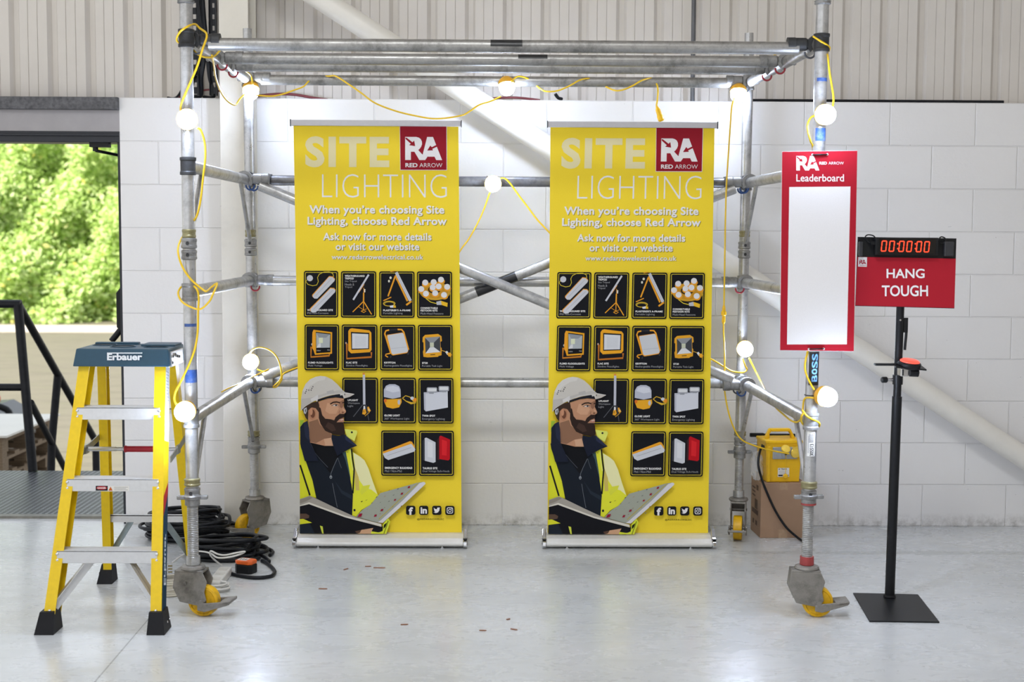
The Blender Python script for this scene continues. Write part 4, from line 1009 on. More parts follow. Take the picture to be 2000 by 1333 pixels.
pr.text('UPLIGHT', 765, 432, 918, 458, 'f4f4f4', 0.028, space=1.1); pr.text('Workspace', 765, 475, 943, 508, 'a9a9ae', -0.006); pr.text('Light', 765, 517, 848, 552, 'a9a9ae', -0.006)
pr.build('product_picture', panel)
tile(744, 739.6, 813, 828.2)
pr.cv = c6
pr.text('GLOBE LIGHT', 75, 343, 212, 360, 'f4f4f4', 0.028, space=1.1); pr.text('360\u00b0 Workspace Light', 77, 370, 295, 392, 'a9a9ae', -0.006)
pr.poly([(82, 200), (222, 195), (228, 235), (205, 280), (150, 292), (95, 278), (72, 225)], 'e2a52a'); pr.poly([(72, 190), (222, 185), (222, 205), (75, 212)], '1e1e22')
pr.poly([(72, 190), (72, 125), (90, 92), (120, 78), (170, 78), (205, 95), (218, 125), (220, 190), (150, 205)], 'b4b8c8'); pr.poly([(85, 130), (100, 100), (150, 92), (200, 105), (210, 140), (150, 150)], 'cdd0dc')
pr.ell(84, 222, 12, 16, 'd8702c'); pr.ell(204, 235, 12, 22, 'b9bcc4')
for t in range(3): pr.stroke([(235, 200), (262, 178), (300, 190), (330, 215+6*t), (355, 240), (310, 250-6*t), (265, 225), (235, 200)], 7, 'd6ae36')
pr.ell(320, 200, 16, 14, 'c9ccd6'); pr.ell(345, 215, 16, 18, 'e0902c')
pr.build('product_picture', panel)
tile(818, 739.8, 886, 828.2)
pr.cv = c6
pr.text('TWIN SPOT', 408, 345, 522, 362, 'f4f4f4', 0.028, space=1.1); pr.text('Emergency Lighting', 408, 371, 606, 394, 'a9a9ae', -0.006)
pr.poly([(422, 148), (632, 138), (634, 280), (440, 315), (425, 300)], 'b6b9c6'); pr.poly([(438, 160), (632, 142), (634, 280), (441, 315)], 'cdd0da')
for x_, y_ in ((448, 104), (552, 92)): pr.rrect(x_, y_, x_+92, y_+46, 12, '9a9da6'); pr.rrect(x_+8, y_+8, x_+84, y_+36, 8, 'd8dade')
pr.stroke([(490, 150), (490, 160)], 40, '8c9098'); pr.stroke([(600, 138), (600, 146)], 40, '8c9098')
pr.build('product_picture', panel)
tile(745.6, 841.6, 813.5, 929)
pr.cv = c6
pr.text('EMERGENCY BULKHEAD', 80, 800, 320, 818, 'f4f4f4', 0.028, space=1.1); pr.text('Mtd / Non-Mtd', 80, 826, 228, 846, 'a9a9ae', -0.006)
pr.poly([(62, 668), (300, 575), (318, 580), (348, 630), (100, 715), (66, 690)], 'e8a22c'); pr.poly([(62, 685), (312, 598), (348, 645), (340, 665), (110, 740), (80, 722)], 'c9ccd4'); pr.stroke([(100, 702), (312, 630)], 4, '9da0aa')
pr.build('product_picture', panel)
tile(819, 841.8, 886.5, 929.2)
pr.cv = c6
pr.text('TAURUS SITE', 412, 802, 540, 820, 'f4f4f4', 0.028, space=1.1); pr.text('Dual Voltage Bulk-Heads', 412, 828, 645, 848, 'a9a9ae', -0.006)
pr.poly([(412, 572), (432, 545), (432, 745), (412, 740)], '34363c'); pr.poly([(430, 548), (445, 543), (525, 585), (525, 755), (505, 764), (430, 745)], 'c9ccd4'); pr.poly([(455, 575), (500, 590), (500, 720), (455, 712)], 'd8dae0')
pr.poly([(540, 560), (560, 535), (560, 740), (540, 735)], '3a2024'); pr.poly([(558, 535), (570, 525), (652, 560), (650, 730), (635, 742), (558, 730)], 'b81420'); pr.poly([(580, 560), (625, 575), (622, 700), (580, 695)], 'd4242c')
pr.build('product_picture', panel)
# --- social icons
pr.cv = c6
for x0, x1 in ((265, 347), (380, 460), (494, 575), (608, 690)):
    pr.rrect(x0, 1137, x1, 1217, 18, NAVY)
    xc, yc = (x0+x1)/2, 1177
    if x0 == 265: pr.text('f', xc-18, 1150, xc+20, 1217, WHT, 0.04)
    elif x0 == 380: pr.text('in', xc-28, 1150, xc+28, 1206, WHT, 0.04)
    elif x0 == 494:
        pr.poly([(xc-29, 1153), (xc-14, 1164), (xc+1, 1168), (xc+2, 1158), (xc+10, 1151), (xc+20, 1153), (xc+29, 1151), (xc+24, 1161), (xc+22, 1178), (xc+10, 1195), (xc-8, 1201), (xc-29, 1194), (xc-12, 1191), (xc-23, 1182), (xc-17, 1181), (xc-28, 1170), (xc-22, 1171)], WHT)
    else:
        pr.rrect(xc-27, yc-27, xc+27, yc+27, 14, WHT); pr.rrect(xc-21, yc-21, xc+21, yc+21, 9, NAVY); pr.ell(xc, yc, 14, 14, WHT); pr.ell(xc, yc, 8.5, 8.5, NAVY); pr.ell(xc+14, yc-14, 3.5, 3.5, WHT)
    pr.build('social_icon', panel)
pr.text('@REDARROWELEC', 362, 1246, 598, 1264, '3c3416', 0.02, space=1.1)
pr.build('account_name', panel)
# --- the printed portrait of a site worker
c5 = cvt(580, 860, 7.204); X5 = 60
pr.z += 0.0002
pr.cv = c5
pr.poly([(62, 60), (75, 110), (235, 545), (292, 805), (200, 790), (62, 840)], 'd6d830')
pr.stroke([(63, 350), (200, 770)], 24, '16181e')
pr.poly([(660, 175), (700, 150), (780, 115), (800, 165), (900, 230), (960, 280), (1020, 400), (1080, 580), (1150, 770), (1040, 905), (920, 970), (840, 1065), (785, 1045), (780, 750), (740, 400)], 'dfe038')
pr.poly([(805, 175), (900, 232), (960, 282), (1018, 400), (1075, 575), (1140, 755), (1060, 690), (960, 660), (890, 560), (830, 400)], 'e9e6b0')
pr.poly([(930, 640), (1040, 620), (1020, 680), (920, 760), (900, 720)], 'd8da44'); pr.poly([(830, 390), (880, 520), (890, 700), (840, 700), (820, 500)], 'ccb860')
pr.poly([(910, 850), (940, 845), (925, 862), (912, 862)], '3c3c22'); pr.stroke([(975, 840), (1000, 828)], 5, '6c6c32')
pr.poly([(62, 40), (190, -20), (210, 0), (215, 40), (520, 80), (640, 40), (760, 40), (760, 120), (660, 175), (690, 230), (740, 420), (778, 620), (800, 760), (788, 1050), (560, 960), (290, 812), (235, 560), (140, 290), (75, 110)], '181e28')
pr.poly([(215, 30), (520, 78), (600, 60), (640, 160), (585, 250), (520, 380), (480, 460), (380, 330), (270, 190)], '101116')
pr.poly([(650, 175), (700, 160), (745, 400), (770, 560), (735, 430), (690, 260)], '3d5456')
pr.stroke([(590, 250), (615, 330), (640, 390)], 8, '4a5058'); pr.stroke([(585, 250), (530, 370), (495, 460), (490, 520)], 7, '666c74'); pr.stroke([(515, 600), (540, 740), (582, 935)], 6, '666c74'); pr.stroke([(200, 30), (270, 180), (345, 270), (450, 380)], 7, '4a4f5a'); pr.ell(492, 515, 18, 24, '8a9096'); pr.ell(492, 522, 7, 8, '20242c')
pr.poly([(540, 560), (650, 700), (790, 770), (790, 830), (640, 740)], '242d38')
pr.stroke([(780, 118), (795, 260), (818, 400), (808, 560), (800, 740)], 20, '14161a'); pr.stroke([(762, 135), (775, 300), (800, 420)], 10, 'e9ec8a')
pr.ell(822, 972, 15, 17, '1c2028'); pr.ell(725, 170, 8, 6, '8c8c50')
# right-hand page and book
pr.poly([(845, 1062), (930, 970), (1040, 900), (1182, 735), (1700, 590), (1780, 578), (1805, 592), (1780, 640), (1215, 1145), (1120, 1140)], '9fa397')
pr.poly([(1806, 585), (1812, 606), (1540, 860), (1215, 1148), (1145, 1142), (1190, 1110), (1500, 830), (1725, 600), (1785, 578)], 'd6d4da')
pr.stroke([(1160, 1095), (1480, 800), (1712, 592)], 9, 'b8a63a')
rr_ = random.Random(3)
for i in range(5):
    for j in range(5):
        x_ = 930+i*62+j*118; y_ = 1045-i*82-j*8-(i*j)*2
        if x_ > 1150+118*4 or x_ > 1560: continue
        s_ = rr_.uniform(10, 20); pr.poly([(x_, y_), (x_+s_, y_-6), (x_+s_+10, y_-s_), (x_+10, y_-s_+4)], rr_.choice(['5a5e58', '8c5a48', '4e5250', '7a7e74', '84604a', 'a8704a']))
for x_, y_, s_ in ((1180, 985, 1.0), (1090, 1062, 1.0), (865, 1065, 1.5), (1560, 665, 0.9), (1462, 755, 0.9), (1368, 840, 0.8)): pr.poly([(x_, y_), (x_+34*s_, y_-4), (x_+46*s_, y_-34*s_), (x_+16*s_, y_-30*s_)], '941c34')
pr.poly([(62, 820), (200, 772), (330, 830), (560, 940), (830, 1062), (1195, 1162), (1190, 1195), (700, 1062), (190, 880), (62, 905)], 'a39d94')
pr.poly([(62, 826), (200, 778), (240, 800), (150, 850), (62, 880)], '8c857c')
pr.poly([(62, 905), (190, 862), (700, 1048), (1195, 1160), (1200, 1198), (700, 1072), (190, 888), (62, 918)], 'd8d3c8')
pr.poly([(62, 918), (190, 888), (700, 1072), (1200, 1200), (1250, 1165), (1215, 1262), (1160, 1275), (1050, 1295), (62, 1295)], '14141a')
pr.poly([(62, 1020), (150, 1020), (195, 1045), (188, 1080), (120, 1095), (62, 1085)], '5a463a'); pr.poly([(62, 1095), (110, 1092), (232, 1145), (62, 1168)], 'd6d830'); pr.poly([(62, 1168), (200, 1150), (270, 1295), (62, 1295)], '1d2530'); pr.poly([(342, 1185), (380, 1195), (394, 1295), (374, 1295)], 'ccd44a')
pr.poly([(830, 1262), (920, 1242), (1085, 1215), (1060, 1262), (1050, 1295), (860, 1295)], 'c99f7e'); pr.poly([(830, 1262), (920, 1242), (900, 1280), (860, 1295)], '5a4336')
pr.poly([(1222, 1160), (1290, 1078), (1322, 1125), (1265, 1295), (1050, 1295), (1060, 1262), (1165, 1278), (1215, 1255)], 'd4dc3c'); pr.poly([(1232, 1170), (1275, 1140), (1262, 1190), (1225, 1230)], '1c2216'); pr.poly([(1285, 1110), (1300, 1120), (1240, 1295), (1225, 1295)], '8a9224')
# head (design grid of the closer view)
pr.cv = c4
pr.poly([(725, 862), (900, 885), (914, 912), (868, 1042), (760, 980)], 'dbe06a'); pr.ell(832, 912, 15, 15, '23262c')
pr.poly([(66, 735), (130, 732), (100, 810), (66, 900)], '9ab83a')
pr.poly([(180, 560), (200, 545), (340, 465), (480, 415), (600, 402), (712, 408), (718, 470), (708, 525), (728, 565), (746, 600), (742, 622), (716, 640), (708, 700), (712, 760), (600, 900), (535, 940), (560, 1112), (430, 1112), (215, 1062), (190, 760), (180, 640)], 'b98a6c')
pr.poly([(200, 760), (330, 720), (360, 800), (480, 900), (535, 945), (545, 1000), (420, 1010), (300, 1075), (215, 1050)], '8a6650'); pr.poly([(420, 1010), (540, 990), (560, 1112), (440, 1108)], 'c9a083')
pr.poly([(470, 480), (600, 500), (640, 560), (600, 640), (500, 640), (440, 600)], 'c99b7c')
pr.poly([(640, 470), (712, 430), (716, 480), (704, 528), (680, 560), (655, 540)], '8f6650')
pr.poly([(100, 575), (150, 528), (240, 478), (335, 455), (352, 520), (345, 620), (300, 560), (240, 548), (190, 590), (185, 740), (150, 700), (125, 640)], '3c2d26')
pr.ell(248, 640, 58, 92, 'b07d60'); pr.ell(255, 640, 34, 62, '6c4434'); pr.ell(232, 610, 22, 50, 'c08c6e')
pr.poly([(345, 620), (352, 540), (372, 560), (395, 660), (440, 712), (520, 720), (572, 735), (592, 690), (650, 642), (716, 640), (720, 690), (650, 718), (606, 765), (700, 762), (716, 800), (732, 930), (690, 962), (560, 942), (440, 890), (372, 790), (345, 700)], '2e211d')
pr.poly([(480, 760), (560, 800), (600, 880), (540, 900), (440, 830)], '43312a'); pr.poly([(640, 735), (716, 712), (714, 748), (662, 752)], 'b47a68'); pr.poly([(660, 728), (716, 716), (700, 730), (670, 736)], 'd9cfc8')
pr.stroke([(512, 498), (560, 470), (610, 465), (655, 478)], 18, '2c1f1b'); pr.stroke([(690, 480), (716, 468)], 14, '2c1f1b')
pr.poly([(545, 520), (590, 500), (635, 512), (600, 530)], 'd8cfc8'); pr.ell(600, 514, 15, 13, '3c3a40'); pr.stroke([(530, 522), (585, 498), (640, 512)], 7, '4a3328')
pr.ell(700, 618, 16, 12, '7a5240'); pr.stroke([(655, 590), (640, 625), (668, 640)], 9, '8f6650'); pr.poly([(690, 560), (728, 575), (742, 605), (710, 600)], 'cda184')
# hat
pr.poly([(330, 430), (400, 408), (520, 372), (650, 345), (702, 365), (714, 412), (600, 398), (480, 412), (330, 462)], '1b1c24')
pr.poly([(120, 570), (165, 545), (172, 600), (150, 645), (125, 630)], 'b9bac0'); pr.poly([(138, 580), (160, 570), (160, 610), (145, 620)], '6c6c70')
pr.poly([(78, 600), (85, 500), (85, 410), (105, 300), (150, 200), (220, 130), (300, 95), (370, 82), (450, 92), (540, 135), (620, 205), (690, 285), (738, 325), (800, 335), (870, 352), (800, 390), (715, 414), (700, 372), (650, 348), (520, 368), (400, 402), (325, 432), (230, 480), (150, 530), (104, 572)], 'c6c2bc')
pr.poly([(105, 300), (150, 200), (220, 130), (300, 95), (370, 82), (450, 92), (430, 140), (330, 160), (220, 230), (160, 320)], 'd0cdc8'); pr.poly([(85, 500), (90, 420), (240, 400), (460, 330), (640, 290), (690, 300), (738, 325), (650, 335), (480, 355), (300, 420), (150, 520), (82, 580)], 'b8b4b0')
pr.poly([(715, 414), (735, 340), (870, 352), (800, 390)], 'bdb6b0'); pr.stroke([(738, 328), (868, 352)], 9, 'd8d5d2')
pr.poly([(460, 310), (560, 285), (575, 335), (470, 352)], 'b0adac'); pr.poly([(225, 420), (330, 362), (338, 405), (320, 465), (300, 440), (235, 462)], 'cfcdcd'); pr.ell(670, 362, 9, 8, 'd8d8d8'); pr.poly([(722, 340), (735, 345), (732, 370), (722, 362)], '3c3a3c')
for x_, y_ in ((166, 286), (156, 310), (146, 336), (198, 292), (258, 240), (244, 266), (232, 292)): pr.ell(x_, y_, 7, 9, '2a2a2e')
# collar over the beard's foot
pr.poly([(72, 835), (120, 770), (180, 742), (200, 850), (215, 1062), (290, 1210), (340, 1333), (140, 1333), (72, 1080)], '1b2030'); pr.poly([(120, 770), (180, 742), (205, 900), (212, 1050), (150, 980)], '252b40')
pr.poly([(540, 945), (640, 965), (728, 940), (800, 1005), (912, 1105), (800, 1150), (690, 1205), (620, 1260), (560, 1112), (532, 1000)], '191e2e'); pr.poly([(728, 940), (800, 1005), (912, 1105), (850, 1095), (740, 1020)], '2a3048')
pr.build('printed_portrait', panel)
# --- hardware
SILV = mat('silver_cassette', 'dcdbd8', 0.35, 0.2, 0.03, 40)
RAILG = mat('silver_rail', 'c6c5ca', 0.4, 0.3, 0.03, 40)
b = MB(); xl, xr_ = BX-0.018, BX+PW+0.018
prof = [(0.07, 0.012), (-0.075, 0.012), (-0.085, 0.022), (-0.084, 0.032), (-0.06, 0.05), (-0.02, 0.062), (0.03, 0.066), (0.07, 0.06)]
b.prism(prof, (xl+0.008, BY-0.005, 0.0), (0, 1, 0), (0, 0, 1), (xr_-xl-0.016, 0, 0), SILV)
base = b.build('cassette', bn, bevel=0.003)
capp = [(0.078, 0.008), (-0.078, 0.008), (-0.092, 0.018), (-0.090, 0.036), (-0.06, 0.056), (-0.02, 0.09), (0.03, 0.098), (0.078, 0.088)]
for x_ in (xl-0.010, xr_-0.008):
    mbc = MB().prism(capp, (x_, BY-0.005, 0), (0, 1, 0), (0, 0, 1), (0.018, 0, 0), CHROME)
    for zz in (0.022, 0.034, 0.046): mbc.span((x_-0.0015, BY-0.088, zz), (x_+0.0195, BY-0.05, zz+0.005), BLKP)
    mbc.build('end_cap', base, bevel=0.004)
for x_ in (BX+0.095, BX+PW-0.095):
    MB().cyl((x_, BY-0.06, 0.0), (x_, BY-0.06, 0.004), 0.011, CHROME).cyl((x_, BY-0.06, 0.004), (x_, BY-0.06, 0.014), 0.004, CHROME).build('foot', base)
for x_ in (BX+0.16, BX+PW-0.16): MB().span((x_-0.015, BY+0.04, 0), (x_+0.015, BY+0.07, 0.012), BLKP).build('foot', base)
b = MB().span((BX-0.013, BY-0.009, PZ1-0.002), (BX+PW+0.013, BY+0.011, PZ1+0.027), RAILG)
tr_ = b.build('top_rail', bn, bevel=0.003)
for x_ in (BX-0.016, BX+PW+0.013): MB().span((x_, BY-0.011, PZ1-0.004), (x_+0.003, BY+0.013, PZ1+0.029), BLKP).build('end_cap', tr_)
bn2 = copy_thing(bn, (0.2695+PW/2, BY, 0), 'yellow roll-up banner on the right, standing left of the red leaderboard')
# the left banner hangs slightly skewed: its top edge sits 2 cm to the left of its foot
SK = -0.0205/(PZ1-PZ0)
shear = Matrix.Identity(4); shear[0][2] = SK; shear[0][3] = -SK*PZ0
for ch in bn.children:
    if ch.name.split('.')[0] in ('panel', 'support_pole'): ch.matrix_parent_inverse = shear
    elif ch.name.split('.')[0] == 'top_rail': ch.location.x += SK*(PZ1-PZ0)

# ================================================================== THE LEADERBOARD ON THE RIGHT FRONT POST
LY = YFR-0.034
lb = thing('leaderboard_sign', 'red bordered blank white leaderboard tied to the right front post', 'sign', at(1599, 687, Y=LY))
LC = [(1527, 296), (1675, 294), (1668, 687), (1523, 685)]
LW = [at(u, v, Y=LY) for u, v in LC]
REDB = 'a81e2d'
x0, x1 = (LW[0].x+LW[3].x)/2, (LW[1].x+LW[2].x)/2
mbb = MB(); fr = [Vector((p.x, LY, p.z)) for p in LW]
mbb.add(fr+[p+Vector((0, 0.004, 0)) for p in fr], [(3, 2, 1, 0), (4, 5, 6, 7), (0, 1, 5, 4), (1, 2, 6, 5), (2, 3, 7, 6), (3, 0, 4, 7)], mat('white_foam_board', 'dcdadd', 0.5, 0, 0.02))
board = mbb.build('board', lb)
o_ = Vector((0, LY, 0)); pr = Print(homography(LC, [(p.x, p.z) for p in LW]), o_, (1, 0, 0), (0, 0, 1), (0, -1, 0))
pr.poly([(1527.6, 296.6), (1674.4, 294.6), (1667.4, 686.4), (1523.6, 684.4)], REDB)
pr.poly([(1541.5, 365.6), (1661, 364.6), (1654, 673), (1537, 673.2)], 'e4e3e5')
cL = cvt(1500, 270, 3.1); pr.cv = cL
arrow_logo(pr, 171, 108, 0.463, 'efedef', REDB)
pr.text('RED', 310, 143, 356, 160, 'efedef', 0.03); pr.text('ARROW', 366, 143, 458, 160, 'efedef', -0.005); pr.text('Leaderboard', 171, 219, 459, 263, 'efedef', 0.008)
pr.build('print', board)
for (ua, ub, v) in ((1587, 1616, 302.5), (1580, 1609, 682.5)):
    a, b = at(ua, v, Y=LY-0.003), at(ub, v-0.8, Y=LY-0.003); mbt = MB()
    mbt.path([a+Vector((0, 0.006, 0)), a, (a+b)/2+Vector((0, -0.001, 0)), b, b+Vector((0, 0.006, 0))], 0.0026, BLKP, 6, smooth=False)
    for p in (a, b): mbt.ball(p+Vector((0, 0.0012, 0)), 0.0045, WPLAS, (1, 0.25, 1), 10, 6)
    key = 'RF'; zc = a.z; q = pp(key, zc)
    mbt.path([a+Vector((0, 0.008, 0)), q+Vector((-0.028, 0, 0)), q+Vector((-0.02, 0.022, 0)), q+Vector((0, 0.029, 0)), q+Vector((0.02, 0.022, 0)), q+Vector((0.028, 0, 0)), b+Vector((0, 0.008, 0))], 0.0022, BLKP, 6, smooth=False)
    mbt.build('cable_tie', lb)

# ================================================================== THE TIMER STAND
sx, sy = 1.6985, -1.474
sd = thing('display_stand', 'black pole stand with a square base and a red sign board', 'stand', (sx, sy, 0))
q = [at(1666, 1161, Z=0), at(1793, 1164, Z=0), at(1835, 1218, Z=0), at(1698, 1216, Z=0)]
mbp = MB(); mbp.add([Vector((p.x, p.y, 0.0)) for p in q]+[Vector((p.x, p.y, 0.006)) for p in q], [(0, 1, 2, 3), (7, 6, 5, 4), (0, 4, 5, 1), (1, 5, 6, 2), (2, 6, 7, 3), (3, 7, 4, 0)], BLKM)
mbp.build('base_plate', sd, bevel=0.0015)
def zat(v, y): return at(1740, v, Y=y).z
zs = zat(775, sy)
px = lambda u, v: at(u, v, Y=sy)
bt, tp = px(1736, 1168), px(1757, 600); d_ = (tp-bt)
def pol(z): return Vector((sx+(tp.x-bt.x)*(z/tp.z), sy, z))
po = MB().cyl(pol(0.006), pol(zs), 0.0205, BLKM, seg=24).lathe([(0.024, 0), (0.026, 0.004), (0.024, 0.012)], pol(0.006), (0, 0, 1), BLKM).build('lower_pole', sd)
MB().cyl(pol(zs-0.02), pol(1.50), 0.0165, BLKM, seg=24).cyl(pol(zat(742, sy))+Vector((0, 0, -0.02)), pol(zat(742, sy))+Vector((0, 0, 0.02)), 0.0215, BLKP).cyl(pol(zat(625, sy))+Vector((-0.003, -0.0155, 0)), pol(zat(625, sy))+Vector((-0.003, -0.0175, 0)), 0.004, CHROME, seg=10).build('upper_pole', sd)
kn = pol(zat(742, sy)); MB().cyl(kn+Vector((-0.02, 0, 0)), kn+Vector((-0.05, -0.006, 0)), 0.007, CHROME, seg=10).lathe([(0.010, 0), (0.013, 0.003), (0.013, 0.022), (0.010, 0.026)], kn+Vector((-0.046, -0.006, 0)), (-1, -0.1, 0), BLKP, 8).build('clamp_knob', sd)
MB().path([px(1770, 622)+Vector((0, 0.0, 0)), px(1770, 650), px(1768, 672), px(1767, 684)], 0.006, BLKP, 8).span(px(1765, 622)+Vector((0, -0.006, -0.06)), px(1773, 622)+Vector((0, 0.006, 0.002)), BLKP).build('strap', sd)
# board: black backing, red panel in front
SY = -1.50
C4 = [(1676, 463), (1868, 466), (1864, 603), (1671, 598)]
wv = [at(u, v, Y=SY) for u, v in C4]
mbp = MB(); mbp.add(wv+[p+Vector((0, 0.008, 0)) for p in wv], [(3, 2, 1, 0), (4, 5, 6, 7), (0, 1, 5, 4), (1, 2, 6, 5), (2, 3, 7, 6), (3, 0, 4, 7)], BLKP)
bk = mbp.build('backing_board', sd)
wv = [at(u, v, Y=SY-0.004) for u, v in ((1675, 502), (1867, 505.5), (1864, 602), (1671, 597))]
mbp = MB(); mbp.add(wv+[p+Vector((0, 0.0038, 0)) for p in wv], [(3, 2, 1, 0), (4, 5, 6, 7), (0, 1, 5, 4), (1, 2, 6, 5), (2, 3, 7, 6), (3, 0, 4, 7)], ink('ac2230'))
sg = mbp.build('red_sign_panel', sd)
PC = [(1676, 463), (1868, 466), (1864, 603), (1671, 598)]
pr = Print(homography(PC, [(p.x, p.z) for p in [at(u, v, Y=SY-0.004) for u, v in PC]]), (0, SY-0.004, 0), (1, 0, 0), (0, 0, 1), (0, -1, 0))
cS = cvt(1650, 440, 3.333); pr.cv = cS
pr.poly([(88, 208), (145, 209), (143, 272), (86, 270)], 'e2dfe0'); arrow_logo(pr, 94, 226, 0.147, '9c2436', 'e2dfe0'); pr.stroke([(96, 262), (138, 263)], 2, '9c2436'); pr.build('logo_sticker', sg)
pr.text('HANG', 271, 284, 519, 346, 'efedef', 0.018); pr.build('lettering', sg); pr.text('TOUGH', 240, 392, 541, 464, 'efedef', 0.018)
pr.build('lettering', sg)
for u0, u1 in ((1676, 1683), (1842, 1860)):
    bx_ = MB(); a, b = at(u0, 472, Y=SY), at(u1, 501, Y=SY); bx_.span((a.x, SY-0.022, b.z), (b.x, SY, a.z), mat('dark_grey_plastic', '2c2d31', 0.45)); bx_.build('cable_box', bk, bevel=0.004)
ti = thing('digital_timer', 'black digital clock with glowing red digits above the red sign', 'timer', at(1766, 481, Y=SY-0.02))
a, b = at(1710, 464, Y=SY-0.03), at(1832, 498, Y=SY-0.03)
cs = MB().span((a.x, SY-0.034, b.z-0.002), (b.x, SY-0.001, a.z), BLKP).build('case', ti, bevel=0.003)
MB().span((a.x+0.014, SY-0.0355, b.z+0.004), (b.x-0.012, SY-0.034, a.z-0.004), mat('display_glass', '070303', 0.15)).build('display', cs)
DIG = emis('lit_red_segment', 'ff3a20', 3.2, '300000')
mbd = MB(); yv = SY-0.0362
def seg(p, q, w):
    a_, b_ = at(p[0], p[1], Y=yv), at(q[0], q[1], Y=yv); d = (b_-a_); L_ = d.length; d.normalize(); n = Vector((-d.z, 0, d.x))*w/2
    e = d*w*0.5
    mbd.add([a_, a_+e+n, b_-e+n, b_, b_-e-n, a_+e-n], [(0, 1, 2, 3, 4, 5)], DIG)
wv = 0.0042
for i in range(6):
    cx = 1726.5+i*15.3+(3.6 if i >= 2 else 0)+(3.6 if i >= 4 else 0)
    vt, vm, vb = 471.0+i*0.3, 481.0+i*0.3, 490.8+i*0.3; hw = 4.4; sl = 1.1
    P = {'tl': (cx-hw+sl, vt), 'tr': (cx+hw+sl, vt), 'ml': (cx-hw, vm), 'mr': (cx+hw, vm), 'bl': (cx-hw-sl, vb), 'br': (cx+hw-sl, vb)}
    for u, v in (('tl', 'tr'), ('tl', 'ml'), ('ml', 'bl'), ('bl', 'br'), ('br', 'mr'), ('mr', 'tr')): seg(P[u], P[v], wv)
for cx in (1753.6, 1788.0):
    for v in (476.5, 486.0): p_ = at(cx, v, Y=yv); mbd.add([p_+Vector((math.cos(t)*0.003, 0, math.sin(t)*0.003)) for t in [PI/4*k for k in range(8)]], [tuple(range(8))], DIG)
mbd.build('digits', cs)
mbc = MB()
mbc.path([at(u, v, Y=SY-0.018) for u, v in ((1703, 474), (1696, 472), (1690, 464), (1695, 459), (1706, 461), (1711, 468))], 0.0028, BLKP, 6).box(at(1705, 475, Y=SY-0.018), (0.02, 0.014, 0.014), BLKP)
mbc.path([at(u, v, Y=SY-0.016) for u, v in ((1832, 470), (1838, 463), (1846, 466), (1846, 474), (1838, 475), (1833, 473))], 0.0028, BLKP, 6)
mbc.build('lead', ti)
# push button clamped on the pole
bt_ = thing('push_button', 'round red lit push button clamped to the black pole', 'button', at(1777, 706, Y=-1.54))
BC = at(1777, 707, Y=-1.55)
tilt = Matrix.Rotation(math.radians(5), 3, 'Y') @ Matrix.Rotation(math.radians(8), 3, 'X')
ax = tilt @ Vector((0, 0, 1))
MB().lathe([(0.028, -0.030), (0.040, -0.026), (0.046, -0.016), (0.048, -0.006), (0.044, -0.001), (0.040, 0.0)], BC, ax, BLKP, 32).box(BC+ax*-0.022, (0.13, 0.07, 0.006), BLKP, tilt).build('housing', bt_, bevel=0.002)
MB().lathe([(0.0405, -0.002), (0.040, 0.004), (0.032, 0.009), (0.018, 0.0115), (0.001, 0.012)], BC, ax, emis('lit_red_button', 'ff5a48', 1.1, 'd83c30', 0.3), 32).build('lens', bt_)
mbc = MB()
pc = pol(BC.z-0.04)
mbc.span((pc.x-0.010, pc.y-0.075, BC.z-0.062), (pc.x+0.022, pc.y-0.012, BC.z-0.028), CHROME).span((pc.x-0.004, pc.y-0.078, BC.z-0.058), (pc.x+0.002, pc.y-0.074, BC.z-0.032), BLKP)
mbc.cyl((pc.x+0.026, -1.55, BC.z-0.045), (pc.x+0.062, -1.55, BC.z-0.047), 0.017, BLKP).cyl((pc.x+0.062, -1.55, BC.z-0.047), (pc.x+0.067, -1.55, BC.z-0.047), 0.005, CHROME, seg=10)
mbc.build('clamp', bt_, bevel=0.002)
a, b = at(1708, 712, Y=-1.53), at(1742, 713, Y=-1.53)
MB().span((a.x, -1.545, a.z-0.005), (b.x+0.02, -1.515, a.z+0.004), BLKP).build('lever', bt_, bevel=0.003)

# ================================================================== TRANSFORMER ON ITS BOX
CARD = mat('brown_cardboard', '9a7c64', 0.75, 0, 0.05, 12); CPR = ink('3a3430')
bxr = Matrix.Rotation(math.radians(2.5), 3, 'Z')
bo = thing('cardboard_box', 'brown taped cardboard box standing behind the right front leg', 'box', (1.482, -0.185, 0))
MB().box((1.482, -0.185, 0.143), (0.236, 0.215, 0.286), CARD, bxr).build('carton', bo, bevel=0.003)
def on_box(lx, ly, z): return Vector((1.482, -0.185, 0))+bxr @ Vector((lx, ly, 0))+Vector((0, 0, z))
pr = Print(lambda x, y: (x, y), on_box(-0.118, 0.1075, 0), bxr @ Vector((0, -1, 0)), (0, 0, 1), bxr @ Vector((-1, 0, 0)))
for r_ in ((0.03, 0.235, 0.10, 0.243), (0.03, 0.215, 0.10, 0.223), (0.03, 0.195, 0.10, 0.203), (0.12, 0.235, 0.165, 0.262), (0.09, 0.135, 0.15, 0.185), (0.03, 0.105, 0.16, 0.13), (0.05, 0.05, 0.08, 0.075), (0.11, 0.05, 0.15, 0.075)): pr.poly([(r_[0], r_[1]), (r_[2], r_[1]), (r_[2], r_[3]), (r_[0], r_[3])], '5a473a')
pr.build('print', bo)
TAPE = mat('clear_tape', 'a78b70', 0.12, 0, 0.1, 90, bump=0.4)
MB().box(on_box(0.0, -0.1078, 0.268), (0.045, 0.0006, 0.036), TAPE, bxr).box(on_box(0, -0.1078, 0.022), (0.045, 0.0006, 0.044), TAPE, bxr).box(on_box(0, 0, 0.2864), (0.045, 0.214, 0.0006), TAPE, bxr).build('tape', bo)
TRY = mat('transformer_yellow', 'e6b400', 0.4, 0, 0.05, 30)
tz = 0.2872
